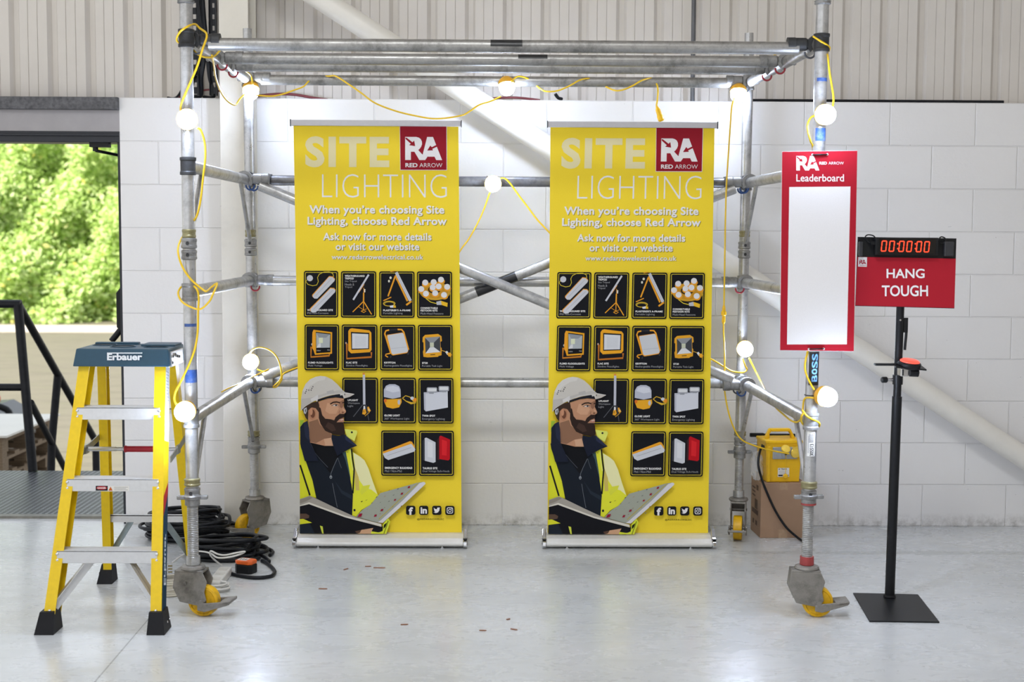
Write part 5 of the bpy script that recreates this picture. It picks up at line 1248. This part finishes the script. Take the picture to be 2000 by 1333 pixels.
tf = thing('site_transformer', 'yellow portable transformer with carry handle standing on the cardboard box', 'transformer', (1.478, -0.19, tz))
rz = Matrix.Rotation(math.radians(5), 3, 'Z')
def T(x, y, z): return Vector((1.480, -0.190, tz))+rz @ Vector((x, y, z))
body = MB()
# tapering body, front at local y = -0.085
hw0, hw1, H = 0.086, 0.094, 0.20
vs = [T(x, y, z) for z, hw, hd in ((0, hw0, 0.080), (H, hw1, 0.088)) for x, y in ((-hw, -hd), (hw, -hd), (hw, hd), (-hw, hd))]
body.add(vs, [(3, 2, 1, 0), (4, 5, 6, 7), (0, 1, 5, 4), (1, 2, 6, 5), (2, 3, 7, 6), (3, 0, 4, 7)], TRY)
body.box(T(-0.078, -0.087, 0.095), (0.016, 0.008, 0.185), TRY, rz)
bd = body.build('body', tf, bevel=0.006)
MB().box(T(0, 0, H+0.008), (0.196, 0.184, 0.018), TRY, rz).build('lid', tf, bevel=0.005)
hp_ = [(-0.082, 0), (-0.054, 0.052), (0.054, 0.052), (0.082, 0), (0.060, 0), (0.058, 0.02), (0.046, 0.036), (-0.046, 0.036), (-0.056, 0.026), (-0.056, 0)]
hn = MB()
for quad in ((0, 1, 8, 9), (1, 2, 6, 7), (1, 7, 8, 1), (2, 3, 4, 5), (2, 5, 6, 2)):
    idx = list(dict.fromkeys(quad)); hn.prism([hp_[i] for i in idx], T(0, 0.014, H+0.016), rz @ Vector((1, 0, 0)), (0, 0, 1), rz @ Vector((0, -0.032, 0)), TRY)
hn.build('handle', tf, bevel=0.004)
skt = MB().box(T(0.004, -0.090, 0.152), (0.128, 0.012, 0.062), mat('grey_socket_panel', '9a9da0', 0.35, 0.1, 0.08, 40), rz)
skt.cyl(T(0.005, -0.094, 0.148), T(0.005, -0.104, 0.147), 0.021, WPLAS if False else MATS['grey_socket_panel']).cyl(T(0.005, -0.104, 0.147), T(0.005, -0.1045, 0.147), 0.006, BLKP)
sk = skt.build('socket_panel', tf, bevel=0.003)
LIDY = mat('socket_lid_yellow', 'e2c04a', 0.35)
MB().lathe([(0.020, 0), (0.024, 0.004), (0.022, 0.010), (0.004, 0.013)], T(0.004, -0.100, 0.172), rz @ Vector((0, -0.75, 0.66)), LIDY).build('socket_lid', sk)
MB().lathe([(0.022, 0), (0.025, 0.004), (0.023, 0.012), (0.004, 0.015)], T(0.056, -0.094, 0.152), rz @ Vector((0, -1, 0)), LIDY).box(T(0.056, -0.100, 0.178), (0.03, 0.012, 0.014), LIDY, rz).build('socket_lid', sk)
for yv_ in (-0.045, -0.015): MB().cyl(T(-0.0935, yv_, 0.175), T(-0.096, yv_, 0.175), 0.013, BLKP).build('cable_gland', tf)
pr = Print(lambda x, y: (x, y), T(-0.030, -0.0815, 0.028), rz @ Vector((1, 0, 0)), (0, 0, 1), rz @ Vector((0, -1, 0)), base=0.004)
pr.poly([(0, 0), (0.060, 0), (0.060, 0.046), (0, 0.046)], 'e4e3e0'); pr.text('TRAN-3', 0.017, 0.044, 0.047, 0.036, '2c2c30', 0.03); pr.poly([(0.004, 0.038), (0.012, 0.038), (0.012, 0.042), (0.004, 0.042)], '3a3a3e')
for k in range(5): pr.stroke([(0.005, 0.031-0.0035*k), (0.055-0.004*(k % 3), 0.031-0.0035*k)], 0.0008, 'a4a4a6')
pr.poly([(0.003, 0.004), (0.026, 0.004), (0.026, 0.011), (0.003, 0.011)], '222226'); pr.poly([(0.044, 0.004), (0.057, 0.004), (0.057, 0.011), (0.044, 0.011)], '8a8a8e')
pr.build('rating_label', tf)
MB().path([T(0.005, -0.106, 0.145), T(0.006, -0.102, 0.11), T(0.006, -0.100, 0.075), T(0.006, -0.099, 0.045)], 0.0016, YCAB, 6).lathe([(0.010, 0), (0.012, 0.003), (0.012, 0.012), (0.009, 0.014)], T(0.006, -0.094, 0.036), rz @ Vector((0, -1, -0.2)), YPLUG, 14).build('tethered_cap', tf)
# its black mains lead
pts = [T(-0.096, -0.045, 0.175), T(-0.112, -0.050, 0.168)]+[at(u, v, Y=y) for u, v, y in ((1481, 905, -0.32), (1488, 937, -0.325), (1502, 972, -0.33), (1517, 1003, -0.33), (1535, 1030, -0.33), (1552, 1046, -0.32))]
e_ = at(1565, 1056, Z=0.007); pts += [e_, at(1572, 1060, Z=0.007), at(1577, 1070, Z=0.007), at(1577, 1092, Z=0.007)]
tag(MB().path(pts, 0.0062, BLKCAB, 8, 6).build('mains_lead'), 'black mains lead dropping from the yellow transformer to the floor', 'cable')
# black case and crumpled clear bag behind the transformer
a, b = at(1466, 862, Y=-0.11), at(1523, 853, Y=-0.11)
tag(MB().span((1.385, -0.098, tz), (1.585, -0.082, 0.512), BLKP).span((1.345, -0.10, 0.495), (1.42, -0.082, 0.515), BLKP).build('black_tray', bevel=0.003), 'black flat tray standing on the box behind the transformer', 'tray')
PB = NT('clear_polythene'); PB.fin((0.9, 0.9, 0.92), 0.08, 0, PB.bump(PB.noise(40, 3, None, 0.6, 1.0), 0.6, 0.01)); PB.b.inputs['Alpha'].default_value = 0.32
bg_ = MB(); rb = random.Random(5); nu, nv = 16, 12; vs = []; fs = []
for i in range(nv+1):
    for j in range(nu):
        th, ph = PI*i/nv, 2*PI*j/nu; k = rb.uniform(0.75, 1.12)
        vs.append(Vector((1.362+0.034*k*math.sin(th)*math.cos(ph), -0.215+0.05*k*math.sin(th)*math.sin(ph), max(tz+0.001, tz+0.072+0.078*k*math.cos(th)))))
for i in range(nv):
    for j in range(nu): fs.append((i*nu+j, (i+1)*nu+j, (i+1)*nu+(j+1) % nu, i*nu+(j+1) % nu))
bg_.add(vs, fs, PB.m, False)
tag(bg_.build('plastic_bag'), 'crumpled clear plastic bag on the box left of the transformer', 'bag')

# ================================================================== THE STEPLADDER
ld_ = thing('step_ladder', 'yellow fibreglass stepladder with a teal top in front of the doorway', 'ladder', (-1.53, -1.6, 0))
FT, FB = {}, {}
CHN = lambda wdt, dep, t, s: [(0, 0), (s*wdt, 0), (s*wdt, t), (s*t, t), (s*t, dep-t), (s*wdt, dep-t), (s*wdt, dep), (0, dep)]
def channel(mb, p, q, wdt, dep, s, material):
    """C-section rail: web on the outer side, open towards the inside (s = direction of the inside along x)"""
    p, q = Vector(p), Vector(q); d = (q-p).normalized(); ax = Vector((1, 0, 0)); ax = (ax-d*ax.dot(d)).normalized(); ay = ax.cross(d)*1.0
    if ay.y < 0: ay = -ay
    t = 0.0045
    for x0, x1, y0_, y1_ in ((0, wdt, 0, t), (0, t, t, dep-t), (0, wdt, dep-t, dep)):
        mb.prism([(s*x0, y0_), (s*x1, y0_), (s*x1, y1_), (s*x0, y1_)], p, ax, ay, q-p, material)
FLt, FLb = Vector((-1.655, -1.765, 1.03)), Vector((-1.745, -2.005, 0.03))
FRt, FRb = Vector((-1.312, -1.765, 1.03)), Vector((-1.285, -2.005, 0.03))
def fl(z): return FLb+(FLt-FLb)*((z-FLb.z)/(FLt.z-FLb.z))
def frr(z): return FRb+(FRt-FRb)*((z-FRb.z)/(FRt.z-FRb.z))
RLt, RRt = Vector((-1.635, -1.56, 1.03)), Vector((-1.315, -1.56, 1.03))
a = at(205, 1128, Z=0.02); b = at(412, 1104, Z=0.02)
RLb, RRb = Vector((a.x, -1.20, 0.03)), Vector((b.x-0.01, -1.20, 0.03))
def rl_(z): return RLb+(RLt-RLb)*((z-RLb.z)/(RLt.z-RLb.z))
def rr2(z): return RRb+(RRt-RRb)*((z-RRb.z)/(RRt.z-RRb.z))
for p, q, s in ((FLb, FLt, 1), (FRb, FRt, -1)):
    mb = MB(); channel(mb, p, q, 0.043, 0.078, s, YLAD); rail = mb.build('front_rail', ld_)
    mbr = MB()
    for z in (0.285, 0.557, 0.832):
        c_ = (fl if s == 1 else frr)(z)
        for dz in (-0.012, 0.012): mbr.ball(c_+Vector((s*0.022, -0.001, dz)), 0.0065, CHROME, (1, 0.5, 1), 10, 6)
    c_ = (fl if s == 1 else frr)(0.085); mbr.ball(c_+Vector((s*0.022, -0.001, 0)), 0.0065, CHROME, (1, 0.5, 1), 10, 6)
    mbr.build('rivet', rail)
    if s == -1:
        d_ = (FRt-FRb).normalized(); wy = Vector((1, 0, 0)).cross(d_); wy = wy if wy.y > 0 else -wy
        nx_ = wy.cross(d_); nx_ = nx_ if nx_.x > 0 else -nx_
        pr = Print(lambda x, y: (x, y), FRb, wy, d_, nx_, base=0.0008)
        pr.poly([(0.004, 0.0), (0.074, 0.0), (0.074, 0.52), (0.004, 0.42)], '1d3a4e')
        pr.poly([(0.004, 0.42), (0.074, 0.52), (0.074, 0.56), (0.004, 0.50)], 'b03030')
        pr.poly([(0.022, 0.15), (0.058, 0.15), (0.058, 0.36), (0.022, 0.36)], '24465c')
        pr.text('Erbauer', 0.060, 0.355, 0.026, 0.155, 'd8dde0', 0.02, rot90=True)
        pr.build('side_label', rail)
        pr = Print(lambda x, y: (x, y), FRb, wy, d_, nx_, base=0.0008)
        pr.poly([(0.008, 0.72), (0.070, 0.72), (0.070, 1.02), (0.008, 1.02)], 'c9cbcc')
        for k in range(22): pr.stroke([(0.014, 0.735+k*0.0125), (0.062-(k % 4)*0.006, 0.735+k*0.0125)], 0.003, '8a8c90', up=(k == 0))
        pr.build('instruction_label', rail)
for p, q, s in ((RLb, RLt, 1), (RRb, RRt, -1)):
    mb = MB(); channel(mb, p+Vector((0, -0.03, 0)), q+Vector((0, -0.03, 0)), 0.036, 0.052, s, YLAD); mb.build('rear_rail', ld_)
for p, s, nm, wd, dp in ((FLb, 1, 'foot', 0.064, 0.105), (FRb, -1, 'foot', 0.064, 0.105), (RLb+Vector((0, -0.03, 0)), 1, 'foot', 0.056, 0.085), (RRb+Vector((0, -0.03, 0)), -1, 'foot', 0.056, 0.085)):
    x0_, x1_ = (p.x-0.012, p.x+wd-0.012) if s == 1 else (p.x-wd+0.012, p.x+0.012)
    y0_, y1_ = p.y-0.014, p.y+dp-0.014
    lx0, lx1 = (x0_-0.012, x1_) if s == 1 else (x0_, x1_+0.006)
    mbf = MB(); h_ = 0.085
    mbf.add([Vector(v) for v in ((lx0, y0_-0.012, 0), (lx1, y0_-0.012, 0), (lx1, y1_, 0), (lx0, y1_, 0), (x0_+0.006, y0_+0.008, h_), (x1_-0.006, y0_+0.008, h_), (x1_-0.006, y1_-0.008, h_), (x0_+0.006, y1_-0.008, h_))],
            [(3, 2, 1, 0), (4, 5, 6, 7), (0, 1, 5, 4), (1, 2, 6, 5), (2, 3, 7, 6), (3, 0, 4, 7)], RUBB)
    for yy in (0.35, 0.7): mbf.ball(((lx1 if s == -1 else lx0)+0.001, y0_+(y1_-y0_)*yy, 0.04), 0.005, CHROME, (0.5, 1, 1), 8, 6)
    mbf.build(nm, ld_, bevel=0.004)
for i, z in enumerate((0.285, 0.557, 0.832)):
    a, b = fl(z), frr(z); x0_, x1_ = a.x+0.020, b.x-0.020; y_ = a.y
    mb = MB()
    prof = [(0.004, -0.024), (0.0, -0.020), (0.0, 0.020), (0.004, 0.025), (0.078, 0.025), (0.082, 0.020), (0.082, -0.018), (0.078, -0.018), (0.078, 0.0215), (0.006, 0.0215), (0.006, -0.024)]
    for q4 in (((0, -0.024), (0.003, -0.024), (0.003, 0.024), (0, 0.024)), ((0, 0.0205), (0.082, 0.0205), (0.082, 0.024), (0, 0.024)), ((0.079, -0.018), (0.082, -0.018), (0.082, 0.0205), (0.079, 0.0205))):
        mb.prism(list(q4), (x0_, y_-0.001, z), (0, 1, 0), (0, 0, 1), (x1_-x0_, 0, 0), ALU)
    for k in range(6): mb.span((x0_, y_+0.008+k*0.012, z+0.024), (x1_, y_+0.012+k*0.012, z+0.0262), ALU)
    sp_ = mb.build('step', ld_, bevel=0.001)
    if i == 1:
        pr = Print(homography([(187, 948), (251, 948), (251, 961), (187, 961)], [(at(u, v, Y=y_-0.001).x, at(u, v, Y=y_-0.001).z) for u, v in ((187, 948), (251, 948), (251, 961), (187, 961))]), (0, y_-0.001, 0), (1, 0, 0), (0, 0, 1), (0, -1, 0))
        pr.poly([(210, 950), (252, 950), (252, 960), (210, 960)], 'e4e2de'); pr.poly([(187, 949.5), (210.5, 949.5), (210.5, 959), (187, 959)], '23242a'); pr.ell(198.7, 953.6, 10.5, 3.4, 'b8242c'); pr.text('DANGER', 190.5, 952, 207, 955.4, 'eeeeee', 0.03)
        pr.poly([(212, 958.8), (216, 951), (220, 958.8)], 'c8642c')
        for k in range(3): pr.stroke([(223, 952.3+k*2.6), (250-(k % 2)*4, 952.3+k*2.6)], 0.7, '8a8a8c', up=(k == 0))
        pr.build('warning_label', sp_)
# braces under the lowest step, and the rear bars
z = 0.285
for a, b in ((fl(0.09)+Vector((0.03, 0.03, 0)), fl(z)+(frr(z)-fl(z))*0.34+Vector((0, 0.03, -0.018))), (frr(0.09)+Vector((-0.025, 0.03, 0)), fl(z)+(frr(z)-fl(z))*0.66+Vector((0, 0.03, -0.018)))):
    d_ = b-a
    for off, sz in ((0, 0.003),): MB().sweep([(-0.016, -0.002), (0.016, -0.002), (0.016, 0.002), (-0.016, 0.002)], a, b, (0, 0, 1), ALU).sweep([(0.013, -0.018), (0.016, -0.018), (0.016, 0.018), (0.013, 0.018)], a, b, (0, 0, 1), ALU).build('step_brace', ld_)
for z, hh in ((0.80, 0.022), (0.305, 0.03)):
    a, b = rl_(z), rr2(z); MB().span((a.x+0.004, a.y-0.012, z-hh/2), (b.x-0.004, a.y-0.008, z+hh/2), ALU).span((a.x+0.004, a.y-0.012, z+hh/2-0.003), (b.x-0.004, a.y+0.014, z+hh/2), ALU).build('rear_bar', ld_)
z = 0.305
for s, g in ((1, rl_), (-1, rr2)):
    a = g(0.10)+Vector((s*0.012, -0.01, 0)); b = g(z)+Vector((s*0.125, -0.005, -0.005))
    MB().sweep([(-0.013, -0.002), (0.013, -0.002), (0.013, 0.002), (-0.013, 0.002)], a, b, (0, 0, 1), mat('zinc_bar', '8a979c', 0.4, 0.6)).build('rear_brace', ld_)
# spreader with the red handle
zs_ = 0.652
fa, fb_ = fl(zs_)+Vector((0.006, 0.085, -0.01)), frr(zs_)+Vector((0.006, 0.085, -0.01))
ra, rb_ = rl_(zs_+0.035)+Vector((0.0, -0.03, 0)), rr2(zs_+0.035)+Vector((0.012, -0.03, 0))
ma, mb_ = (fa+ra)/2+Vector((0, 0, -0.004)), (fb_+rb_)/2+Vector((0, 0, -0.004))
sp_ = MB()
for p, m, r_ in ((fa, ma, ra), (fb_, mb_, rb_)):
    for u_, w_ in ((p, m), (m, r_)): sp_.sweep([(-0.013, -0.002), (0.013, -0.002), (0.013, 0.002), (-0.013, 0.002)], u_, w_, (0, 0, 1), mat('spreader_steel', '9b9c98', 0.35, 0.8))
    sp_.box(m, (0.008, 0.05, 0.036), MATS['spreader_steel'])
spd = sp_.build('spreader', ld_)
MB().cyl(ma, mb_, 0.008, STEEL).cyl(ma, ma+(mb_-ma)*0.32, 0.0095, STEEL).build('spreader_bar', spd)
g0, g1 = ma+(mb_-ma)*0.41, ma+(mb_-ma)*0.78
MB().lathe([(0.010, 0), (0.0145, 0.002), (0.0145, 0.008), (0.0125, 0.012), (0.0125, (g1-g0).length-0.012), (0.0145, (g1-g0).length-0.008), (0.0145, (g1-g0).length-0.002), (0.010, (g1-g0).length)], g0, g1-g0, REDG, 18).build('red_grip', spd)
# moulded top
tx0, tx1, ty0, ty1, tz0, tz1 = -1.672, -1.290, -1.795, -1.505, 1.018, 1.088
tpm = MB()
vs = [Vector(v) for v in ((tx0, ty0, tz0), (tx1, ty0, tz0), (tx1, ty1, tz0), (tx0, ty1, tz0), (tx0+0.012, ty0+0.01, tz1), (tx1-0.006, ty0+0.01, tz1), (tx1-0.006, ty1-0.01, tz1), (tx0+0.012, ty1-0.01, tz1))]
tpm.add(vs, [(3, 2, 1, 0), (4, 5, 6, 7), (0, 1, 5, 4), (1, 2, 6, 5), (2, 3, 7, 6), (3, 0, 4, 7)], TEAL)
tpm.span((tx0+0.02, ty1-0.05, tz1-0.001), (tx0+0.20, ty1-0.014, tz1+0.008), TEAL).span((tx1-0.15, ty1-0.14, tz1-0.001), (tx1-0.01, ty1-0.014, tz1+0.007), TEAL)
top_ = tpm.build('top_cap', ld_, bevel=0.006)
DKT = mat('tray_hollow_shade', '0f2430', 0.5)  # shade of the hollows put into a darker teal
hol = MB()
for x_, y_, rx, ry in ((tx0+0.075, -1.60, 0.05, 0.045), (tx0+0.17, -1.68, 0.052, 0.05), (tx1-0.075, -1.70, 0.05, 0.03)):
    n_ = 24; zz = tz1
    ring_o = [Vector((x_+rx*math.cos(2*PI*k/n_), y_+ry*math.sin(2*PI*k/n_), zz+0.003)) for k in range(n_)]; ring_i = [Vector((x_+rx*0.9*math.cos(2*PI*k/n_), y_+ry*0.9*math.sin(2*PI*k/n_), zz+0.003)) for k in range(n_)]
    lo = [p+Vector((0, 0, -0.0028)) for p in ring_i]; lo_o = [p+Vector((0, 0, -0.0035)) for p in ring_o]
    hol.add(ring_o+ring_i, [(k, (k+1) % n_, n_+(k+1) % n_, n_+k) for k in range(n_)], TEAL).add(ring_i+lo, [(k, (k+1) % n_, n_+(k+1) % n_, n_+k) for k in range(n_)], DKT).add(lo, [tuple(range(n_))], DKT).add(lo_o+ring_o, [(k, (k+1) % n_, n_+(k+1) % n_, n_+k) for k in range(n_)], TEAL)
hol.build('tool_recess', top_)
MB().span((tx1-0.004, ty0+0.03, tz0-0.004), (tx1+0.003, ty1-0.06, tz1-0.012), STEEL).build('hinge_plate', top_, bevel=0.002)
rv = MB()
for y_, z_ in ((ty0+0.05, 1.03), (ty0+0.06, 1.055), (ty0+0.10, 1.06), (ty0+0.13, 1.05), (ty0+0.17, 1.045)): rv.ball((tx1+0.003, y_, z_), 0.006, mat('dark_rivet', '2a3440', 0.4), (0.5, 1, 1), 8, 6)
rv.build('rivet', top_)
fx = [(tx0, tz0), (tx1, tz0)]
pr = Print(lambda u, v: (at(u, v, Y=ty0+0.005).x, at(u, v, Y=ty0+0.005).z), (0, ty0+0.005, 0), (1, 0, 0), (0, 0.01/0.07*0.0, 1), (0, -1, 0), base=0.0062)
pr.text('Erbauer', 210, 690.5, 278.5, 704, 'dfe3e6', 0.035); pr.poly([(210, 688.8), (278.8, 688.8), (278.8, 690.8), (210, 690.8)], 'dfe3e6')
pr.build('lettering', top_)

# ================================================================== CABLES AND LEADS ON THE FLOOR
def coil(cx, cy, rx, ry, turns, hmax, rot, seed, r, label, m_=BLKCAB, tail=None, name='cable_coil', group='coiled cables on the floor', lift=0.0):
    rg = random.Random(seed); pts = []; n_ = 14
    for t in range(turns):
        f = rg.uniform(0.72, 1.0); dx, dy = rg.uniform(-0.025, 0.025), rg.uniform(-0.02, 0.02); h_ = r+hmax*(t/turns)*rg.uniform(0.5, 1.0)+lift
        tl = rg.uniform(-0.03, 0.03); ph = rg.uniform(0, 6)
        for k in range(n_):
            a = 2*PI*k/n_
            x_, y_ = rx*f*math.cos(a)+dx, ry*f*math.sin(a)+dy
            pts.append(Vector((cx+x_*math.cos(rot)-y_*math.sin(rot), cy+x_*math.sin(rot)+y_*math.cos(rot), max(r+0.001, h_+tl*math.sin(a+ph)))))
    if tail: pts += [Vector(p) for p in tail]
    return tag(MB().path(pts, r, m_, 8, 3).build(name), label, 'cable', group)
c1_ = at(378, 1052, Z=0); c2_ = at(452, 1085, Z=0)
coil(c1_.x-0.04, c1_.y+0.02, 0.225, 0.165, 16, 0.17, 0.1, 11, 0.0085, 'large black cable coil heaped against the cream column foot', tail=None)
c2c = Vector((c2_.x-0.02, c2_.y, 0))
tail = [at(u, v, Z=0.009) for u, v in ((492, 1072), (518, 1090), (526, 1098), (510, 1096), (520, 1100), (534, 1112), (536, 1120), (526, 1127), (495, 1129), (462, 1124), (450, 1120))]
coil(c2c.x, c2c.y, 0.20, 0.17, 11, 0.085, -0.3, 23, 0.0085, 'flatter black cable coil lying in front of the large coil', tail=tail)
pbx = at(480, 1120, Z=0)
pb = thing('cable_plug_box', 'orange and black cable connector lying beside the black coil', 'connector', pbx)
rp = Matrix.Rotation(math.radians(-22), 3, 'Z')
oct_ = lambda h_: [(-0.045, -0.03), (-0.03, -0.045), (0.03, -0.045), (0.045, -0.03), (0.045, 0.03), (0.03, 0.045), (-0.03, 0.045), (-0.045, 0.03)]
OR_ = mat('orange_plastic', 'e4641e', 0.4)
MB().prism(oct_(0), pbx+Vector((0, 0.01, 0.0)), rp @ Vector((1, 0, 0)), rp @ Vector((0, 0.75, 0)), (0, 0, 0.042), BLKP).build('shell', pb, bevel=0.004)
ot = MB().prism([(x*0.98, y*0.98) for x, y in oct_(0)], pbx+Vector((0, 0.01, 0.0425)), rp @ Vector((1, 0, 0)), rp @ Vector((0, 0.75, 0)), (0, 0, 0.018), OR_).build('orange_cover', pb, bevel=0.004)
pr = Print(lambda x, y: (x, y), pbx+Vector((0, 0.01, 0.0607)), rp @ Vector((1, 0, 0)), rp @ Vector((0, 1, 0)), (0, 0, 1))
pr.poly([(-0.036, -0.022), (0.012, -0.022), (0.012, 0.022), (-0.036, 0.022)], 'e2e0dc')
for k in range(3): pr.poly([(-0.03+0.013*k, -0.012), (-0.022+0.013*k, -0.012), (-0.022+0.013*k, 0.01), (-0.03+0.013*k, 0.01)], '5c5c60')
pr.build('label', ot)
# white socket strip with its flex
s0, s1 = at(440, 1112, Z=0.03), at(418, 1140, Z=0.03); dd = (s1-s0); dd.z = 0; L_ = dd.length; an = math.atan2(dd.y, dd.x); rs = Matrix.Rotation(an, 3, 'Z'); mid = (s0+s1)/2; mid.z = 0
ss = thing('socket_strip', 'white multi-way socket strip behind the left front castor', 'socket strip', mid)
MB().box(mid+Vector((0, 0, 0.020)), (L_+0.02, 0.058, 0.038), WPLAS, rs).build('body', ss, bevel=0.006)
for k in range(3):
    cpt = mid+rs @ Vector((-L_/3+k*L_/3, 0, 0.0395)); MB().box(cpt, (0.036, 0.040, 0.002), mat('socket_face', 'c9c7c2', 0.4), rs).build('socket', ss)
wf = MB()
wf.path([at(u, v, Z=z) for u, v, z in ((433, 1105, 0.02), (420, 1095, 0.05), (411, 1085, 0.08), (412, 1077, 0.10), (425, 1083, 0.10), (440, 1085, 0.10), (460, 1081, 0.11), (478, 1078, 0.12), (470, 1083, 0.105), (448, 1089, 0.10), (425, 1090, 0.09), (412, 1082, 0.08), (395, 1078, 0.06), (372, 1078, 0.045), (352, 1088, 0.03), (336, 1100, 0.025))], 0.0042, WPLAS, 8)
for k, (rx, dz) in enumerate(((0.055, 0.004), (0.048, 0.012), (0.060, 0.020), (0.05, 0.028))):
    cc = at(420, 1158, Z=0.0)+Vector((0.012*math.sin(k*2), 0.03+0.01*math.cos(k*3), 0))
    wf.path([cc+Vector((rx*math.cos(a), rx*0.8*math.sin(a), 0.006+dz)) for a in [2*PI*i/14 for i in range(14)]], 0.0042, WPLAS, 8, 3, closed=True)
wf.build('flex', ss)
cc = at(333, 1162, Z=0); wr = MB()
for k in range(9): wr.path([cc+Vector((0.055*math.cos(a)*(1-0.03*(k % 3)), 0.05*math.sin(a)*(1-0.03*(k % 3)), 0.007+k*0.0082)) for a in [2*PI*i/16 for i in range(16)]], 0.0044, mat('cream_cable', 'd0c9b8', 0.45), 8, 3, closed=True)
wr.path([cc+Vector((-0.055, 0.0, 0.012)), cc+Vector((-0.11, 0.03, 0.012)), cc+Vector((-0.13, 0.10, 0.008))], 0.0044, MATS['cream_cable'], 8)
tag(wr.build('white_cable_coil'), 'small coil of white cable between the ladder foot and the castor', 'cable', 'coiled cables on the floor')
pl = at(328, 1122, Z=0.0); wp = thing('mains_plug', 'white three-pin mains plug lying beside the ladder rail', 'plug', pl)
MB().prism([(-0.022, -0.022), (0.022, -0.022), (0.026, 0.012), (0.012, 0.03), (-0.012, 0.03), (-0.026, 0.012)], pl+Vector((0, 0.0, 0.024)), (0.3, -0.95, 0), (0, 0, 1), (-0.028, -0.009, 0), WPLAS).build('body', wp, bevel=0.005)
pn = MB()
for k, z in enumerate((0.012, 0.026, 0.040)): pn.span(pl+Vector((-0.002, -0.012, z-0.003)), pl+Vector((0.022, -0.006, z+0.003)), mat('brass_pin', '9a8a60', 0.3, 0.9))
pn.build('pin', wp)

# ================================================================== SPLINTERS ON THE FLOOR
SPL = mat('copper_brown_splinter', '8a5a40', 0.6, 0, 0.2)
for k, (u, v, l, a, lbl) in enumerate(((676, 1113, 0.035, 60, 'wood splinter tilted on the floor below the left banner'), (719, 1107.5, 0.028, 5, 'short wood splinter nearest the left banner'), (741, 1110.5, 0.055, -4, 'longest wood splinter below the left banner'),
        (631, 1151.5, 0.038, -4, 'lone wood splinter on the floor right of the left castor'), (790, 1221.5, 0.03, 8, 'brown splinter on the bare floor in the middle foreground'), (943, 1233, 0.028, -4, 'pale splinter in the foreground right of middle'),
        (993, 1211, 0.02, 40, 'small tilted splinter in the foreground right of middle'), (1004, 1231, 0.03, -30, 'dark splinter rightmost of the foreground splinters'))):
    p = at(u, v, Z=0); R_ = Matrix.Rotation(math.radians(a), 3, 'Z')
    tag(MB().prism([(-l/2, -0.002), (l*0.3, -0.003), (l/2, 0.0005), (l*0.25, 0.003), (-l/2, 0.002)], p+Vector((0, 0, 0.0005)), R_ @ Vector((1, 0, 0)), R_ @ Vector((0, 1.4, 0)), (0, 0, 0.003), SPL).build('wood_splinter'), lbl, 'splinter', 'wood splinters on the floor')
